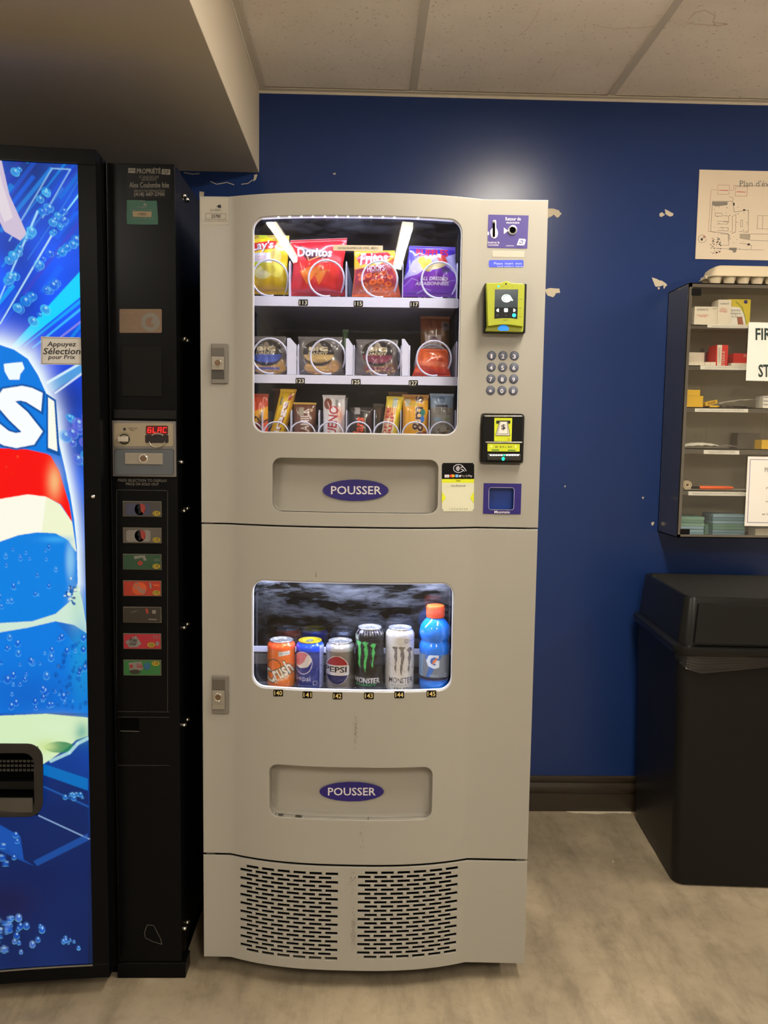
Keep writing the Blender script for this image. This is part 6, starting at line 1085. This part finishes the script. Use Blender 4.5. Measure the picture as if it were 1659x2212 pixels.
b = MB(); b.box(m_[0]-(a[0]+e[0])/2, -L, .004, .018, .002, .010, M_black); b.build('collar', root, bevel=.001)
# mask packs
M_m = [mat('mint_tissue', (120, 156, 140), .6), mat('sea_green_tissue', (96, 134, 120), .6), mat('pale_blue_tissue', (130, 160, 176), .6), mat('steel_blue_tissue', (104, 134, 150), .6)]
z = CZ0+T_+.0006
ord_ = ['lowest', 'second lowest', 'third from the bottom', 'middle', 'third from the top', 'second from the top', 'topmost', 'very top']
for nm, x0, x1, ns, top in (('left', 1470, 1523, 6, 1116), ('right', 1541, 1612, 7, 1111)):
    a = W_(x0, top, CY+.035); e = W_(x1, top, CY+.035); hh = (a[2]-z)/ns; zz = z
    names = {6: ['lowest', 'second lowest', 'third from the bottom', 'third from the top', 'second from the top', 'topmost'], 7: ord_[:7]}[ns]
    for k in range(ns):
        b = MB(); L = (e[0]-a[0])/2-random.uniform(0, .002); b.box(-L, L, 0, .09, .0, hh*.86, random.choice(M_m)); b.box(-L*.98, L*.98, .001, .088, hh*.86, hh*.97, M_m[k % 4])
        tag(b.build('mask_pack', None, ((a[0]+e[0])/2+random.uniform(-.0015, .0015), CY+.035+random.uniform(0, .004), zz), smooth=0, bevel=.0008), names[k]+' blue green pack of the '+nm+' stack at the cabinet bottom', 'mask pack', 'blue green packs at the cabinet bottom'); zz += hh
b = MB(); a = W_(1533, 1118, CY+.06); b.box(-.010, .010, 0, .05, 0, .034, M_m[1]); tag(b.build('mask_pack', None, (a[0], CY+.07, z), smooth=0, rot=(0, radians(-4), 0)), 'dark green pack leaning between the two stacks', 'mask pack', 'blue green packs at the cabinet bottom')
sbox('paper_box', 'grey white carton beyond the glass edge at the cabinet bottom', 'carton', 1632, 1142, 1700, 1154, 5, CY+.03, .05, M_cream)
# egg carton
ex0, ex1 = W_(1534, 600, CY+.04)[0], W_(1534, 600, CY+.04)[0]+.29; ec = empty('egg_carton', ((ex0+ex1)/2, CY+.035, CZ1), 0, 'cream pulp egg carton on top of the wall cabinet', 'egg carton'); M_pulp = mat('cream_paper_pulp', (206, 190, 160), .9, bump=.5, bscale=150)
b = MB(); w_ = .145
def rs(hx, y0, y1, z, r): return [(x, y, z) for x, y in rr(-hx, y0, hx, y1, r, 5)]
S = [rs(w_-.004, .003, .102, .0295, .012), rs(w_, 0, .105, .0305, .014), rs(w_, 0, .105, .033, .014), rs(w_-.008, .004, .10, .0345, .014), rs(w_-.016, .012, .094, .058, .014), rs(w_-.026, .018, .088, .066, .012), rs(w_-.036, .024, .082, .069, .010)]
b.grid(np.array([s+[s[0]] for s in S]), M_pulp); b.add(S[-1], [tuple(range(len(S[-1])))], M_pulp); b.box(-w_-.005, -w_+.006, .03, .07, .027, .036, M_pulp); b.build('carton_lid', ec, smooth=50)
b = MB()
for j in (.027, .078):
    for i in range(6): b.lathe([(.0001, 0), (.011, .0), (.0135, .004), (.0195, .022), (.0225, .0295), (.0235, .031)], M_pulp, 20, (-w_+.026+i*.0465, j, 0), cap=False)
b.build('carton_tray', ec, smooth=50)
# ================================================================== EVACUATION PLAN
pX0, pX1, pZ0, pZ1 = W_(1506, 460, YW)[0], W_(1506, 460, YW)[0]+.42, 1.969, 2.265
fw = lambda l: (lambda x, y: W_(x, y, YW-.003-.0004*l)-pO); pO = np.array([(pX0+pX1)/2, YW-.003, pZ0])
b = MB(); b.box(*(np.array([pX0, pX1])-pO[0]), 0, .0025, 0, pZ1-pZ0, mat('laminated_paper', (214, 198, 174), .45)); 
fk = mat('plan_pink', (176, 130, 120), .6); fg = mat('plan_grey', (130, 122, 110), .6)
b.text("Plan d'évacuation", (1598, 389.5, 1722, 403), M_grey, fw(1)); b.line([(1585, 401), (1659, 402), (1730, 403)], .8, fg, fw(1))
for p in ([(1551, 399.5), (1576, 400), (1574.5, 420), (1550, 419.5), (1551, 399.5)], [(1589.5, 403), (1614.5, 404), (1613, 424), (1588, 423), (1589.5, 403)], [(1577, 411), (1584, 411), (1585, 401)], [(1549, 410), (1536, 410), (1530, 500), (1545, 502)], [(1575, 425), (1583, 427), (1584, 433)]): b.line(p, .8, fk if p[0][0] < 1600 else fg, fw(1))
b.line([(1554, 411), (1572, 411.5)], 1.2, M_red, fw(1)); b.line([(1592, 414.5), (1610, 415)], 1.2, M_red, fw(1)); b.line([(1539, 435), (1583, 435), (1586, 458), (1617, 454), (1616, 502), (1597, 500)], 1.0, fg, fw(1)); b.line([(1539, 435), (1535, 500), (1573, 505), (1573, 520)], 1.0, fg, fw(1))
b.poly([(1539, 436), (1572, 436), (1571, 443), (1546, 446), (1539, 443)], fg, fw(1)); b.poly([(1598, 505), (1621, 505), (1620, 519), (1598, 515)], mat('plan_fill', (160, 148, 128), .6), fw(1)); b.line([(1621, 505), (1700, 506), (1700, 522), (1621, 519)], .9, fg, fw(1))
for p in ([(1582, 468), (1590, 463), (1589, 500), (1582, 505), (1582, 468)], [(1545, 460), (1560, 461), (1560, 467), (1545, 467), (1545, 460)], [(1563, 466), (1574, 467), (1574, 480), (1563, 479)], [(1549, 478), (1572, 478), (1572, 484), (1549, 484)], [(1600, 476), (1604, 475), (1604, 490), (1600, 490), (1600, 476)], [(1556, 505), (1575, 506), (1574, 530), (1556, 529)], [(1545, 536), (1600, 539), (1650, 540)], [(1598, 525), (1612, 527), (1624, 530), (1622, 538)], [(1637, 466), (1659, 466), (1700, 467)], [(1637, 466), (1635, 494), (1700, 496)], [(1648, 466), (1647, 495)], [(1553, 492), (1573, 492), (1573, 499), (1550, 498)]): b.line(p, .8, fg, fw(1))
rq = random.Random(3)
for _ in range(46): x, y = rq.uniform(1534, 1556), rq.uniform(514, 547); b.poly([(x, y), (x+rq.uniform(1, 3.5), y), (x+2, y+rq.uniform(1, 3)), (x, y+2)], rq.choice([M_ink, M_ink, fg, fk]), fw(1))
for _ in range(40): x, y = rq.uniform(1540, 1616), rq.uniform(440, 545); b.poly([(x, y), (x+rq.uniform(1, 4), y), (x+2, y+rq.uniform(.8, 2)), (x, y+1)], rq.choice([fg, fg, fk, M_grey]), fw(1))
b.poly([(1575, 535), (1592, 535), (1590, 545), (1584, 546), (1582, 541), (1575, 540)], fg, fw(1)); b.line(ellp(1517, 516, 8.5, 8.5, 20), .8, fg, fw(1)); b.poly(ellp(1516, 517, 2.5, 3, 10), M_ink, fw(1)); b.poly(ellp(1521, 512, 3, 3, 10), fk, fw(1)); b.poly([(1584, 438), (1587, 438), (1587, 444), (1584, 444)], M_ink, fw(1)); b.poly([(1605, 452), (1610, 452), (1610, 455), (1605, 455)], M_ink, fw(1)); b.poly([(1615, 526), (1620, 526), (1620, 530), (1615, 530)], M_ink, fw(1))
tag(b.build('evacuation_plan', None, tuple(pO), smooth=0), 'white evacuation plan sheet on the blue wall above the cabinet', 'wall plan')
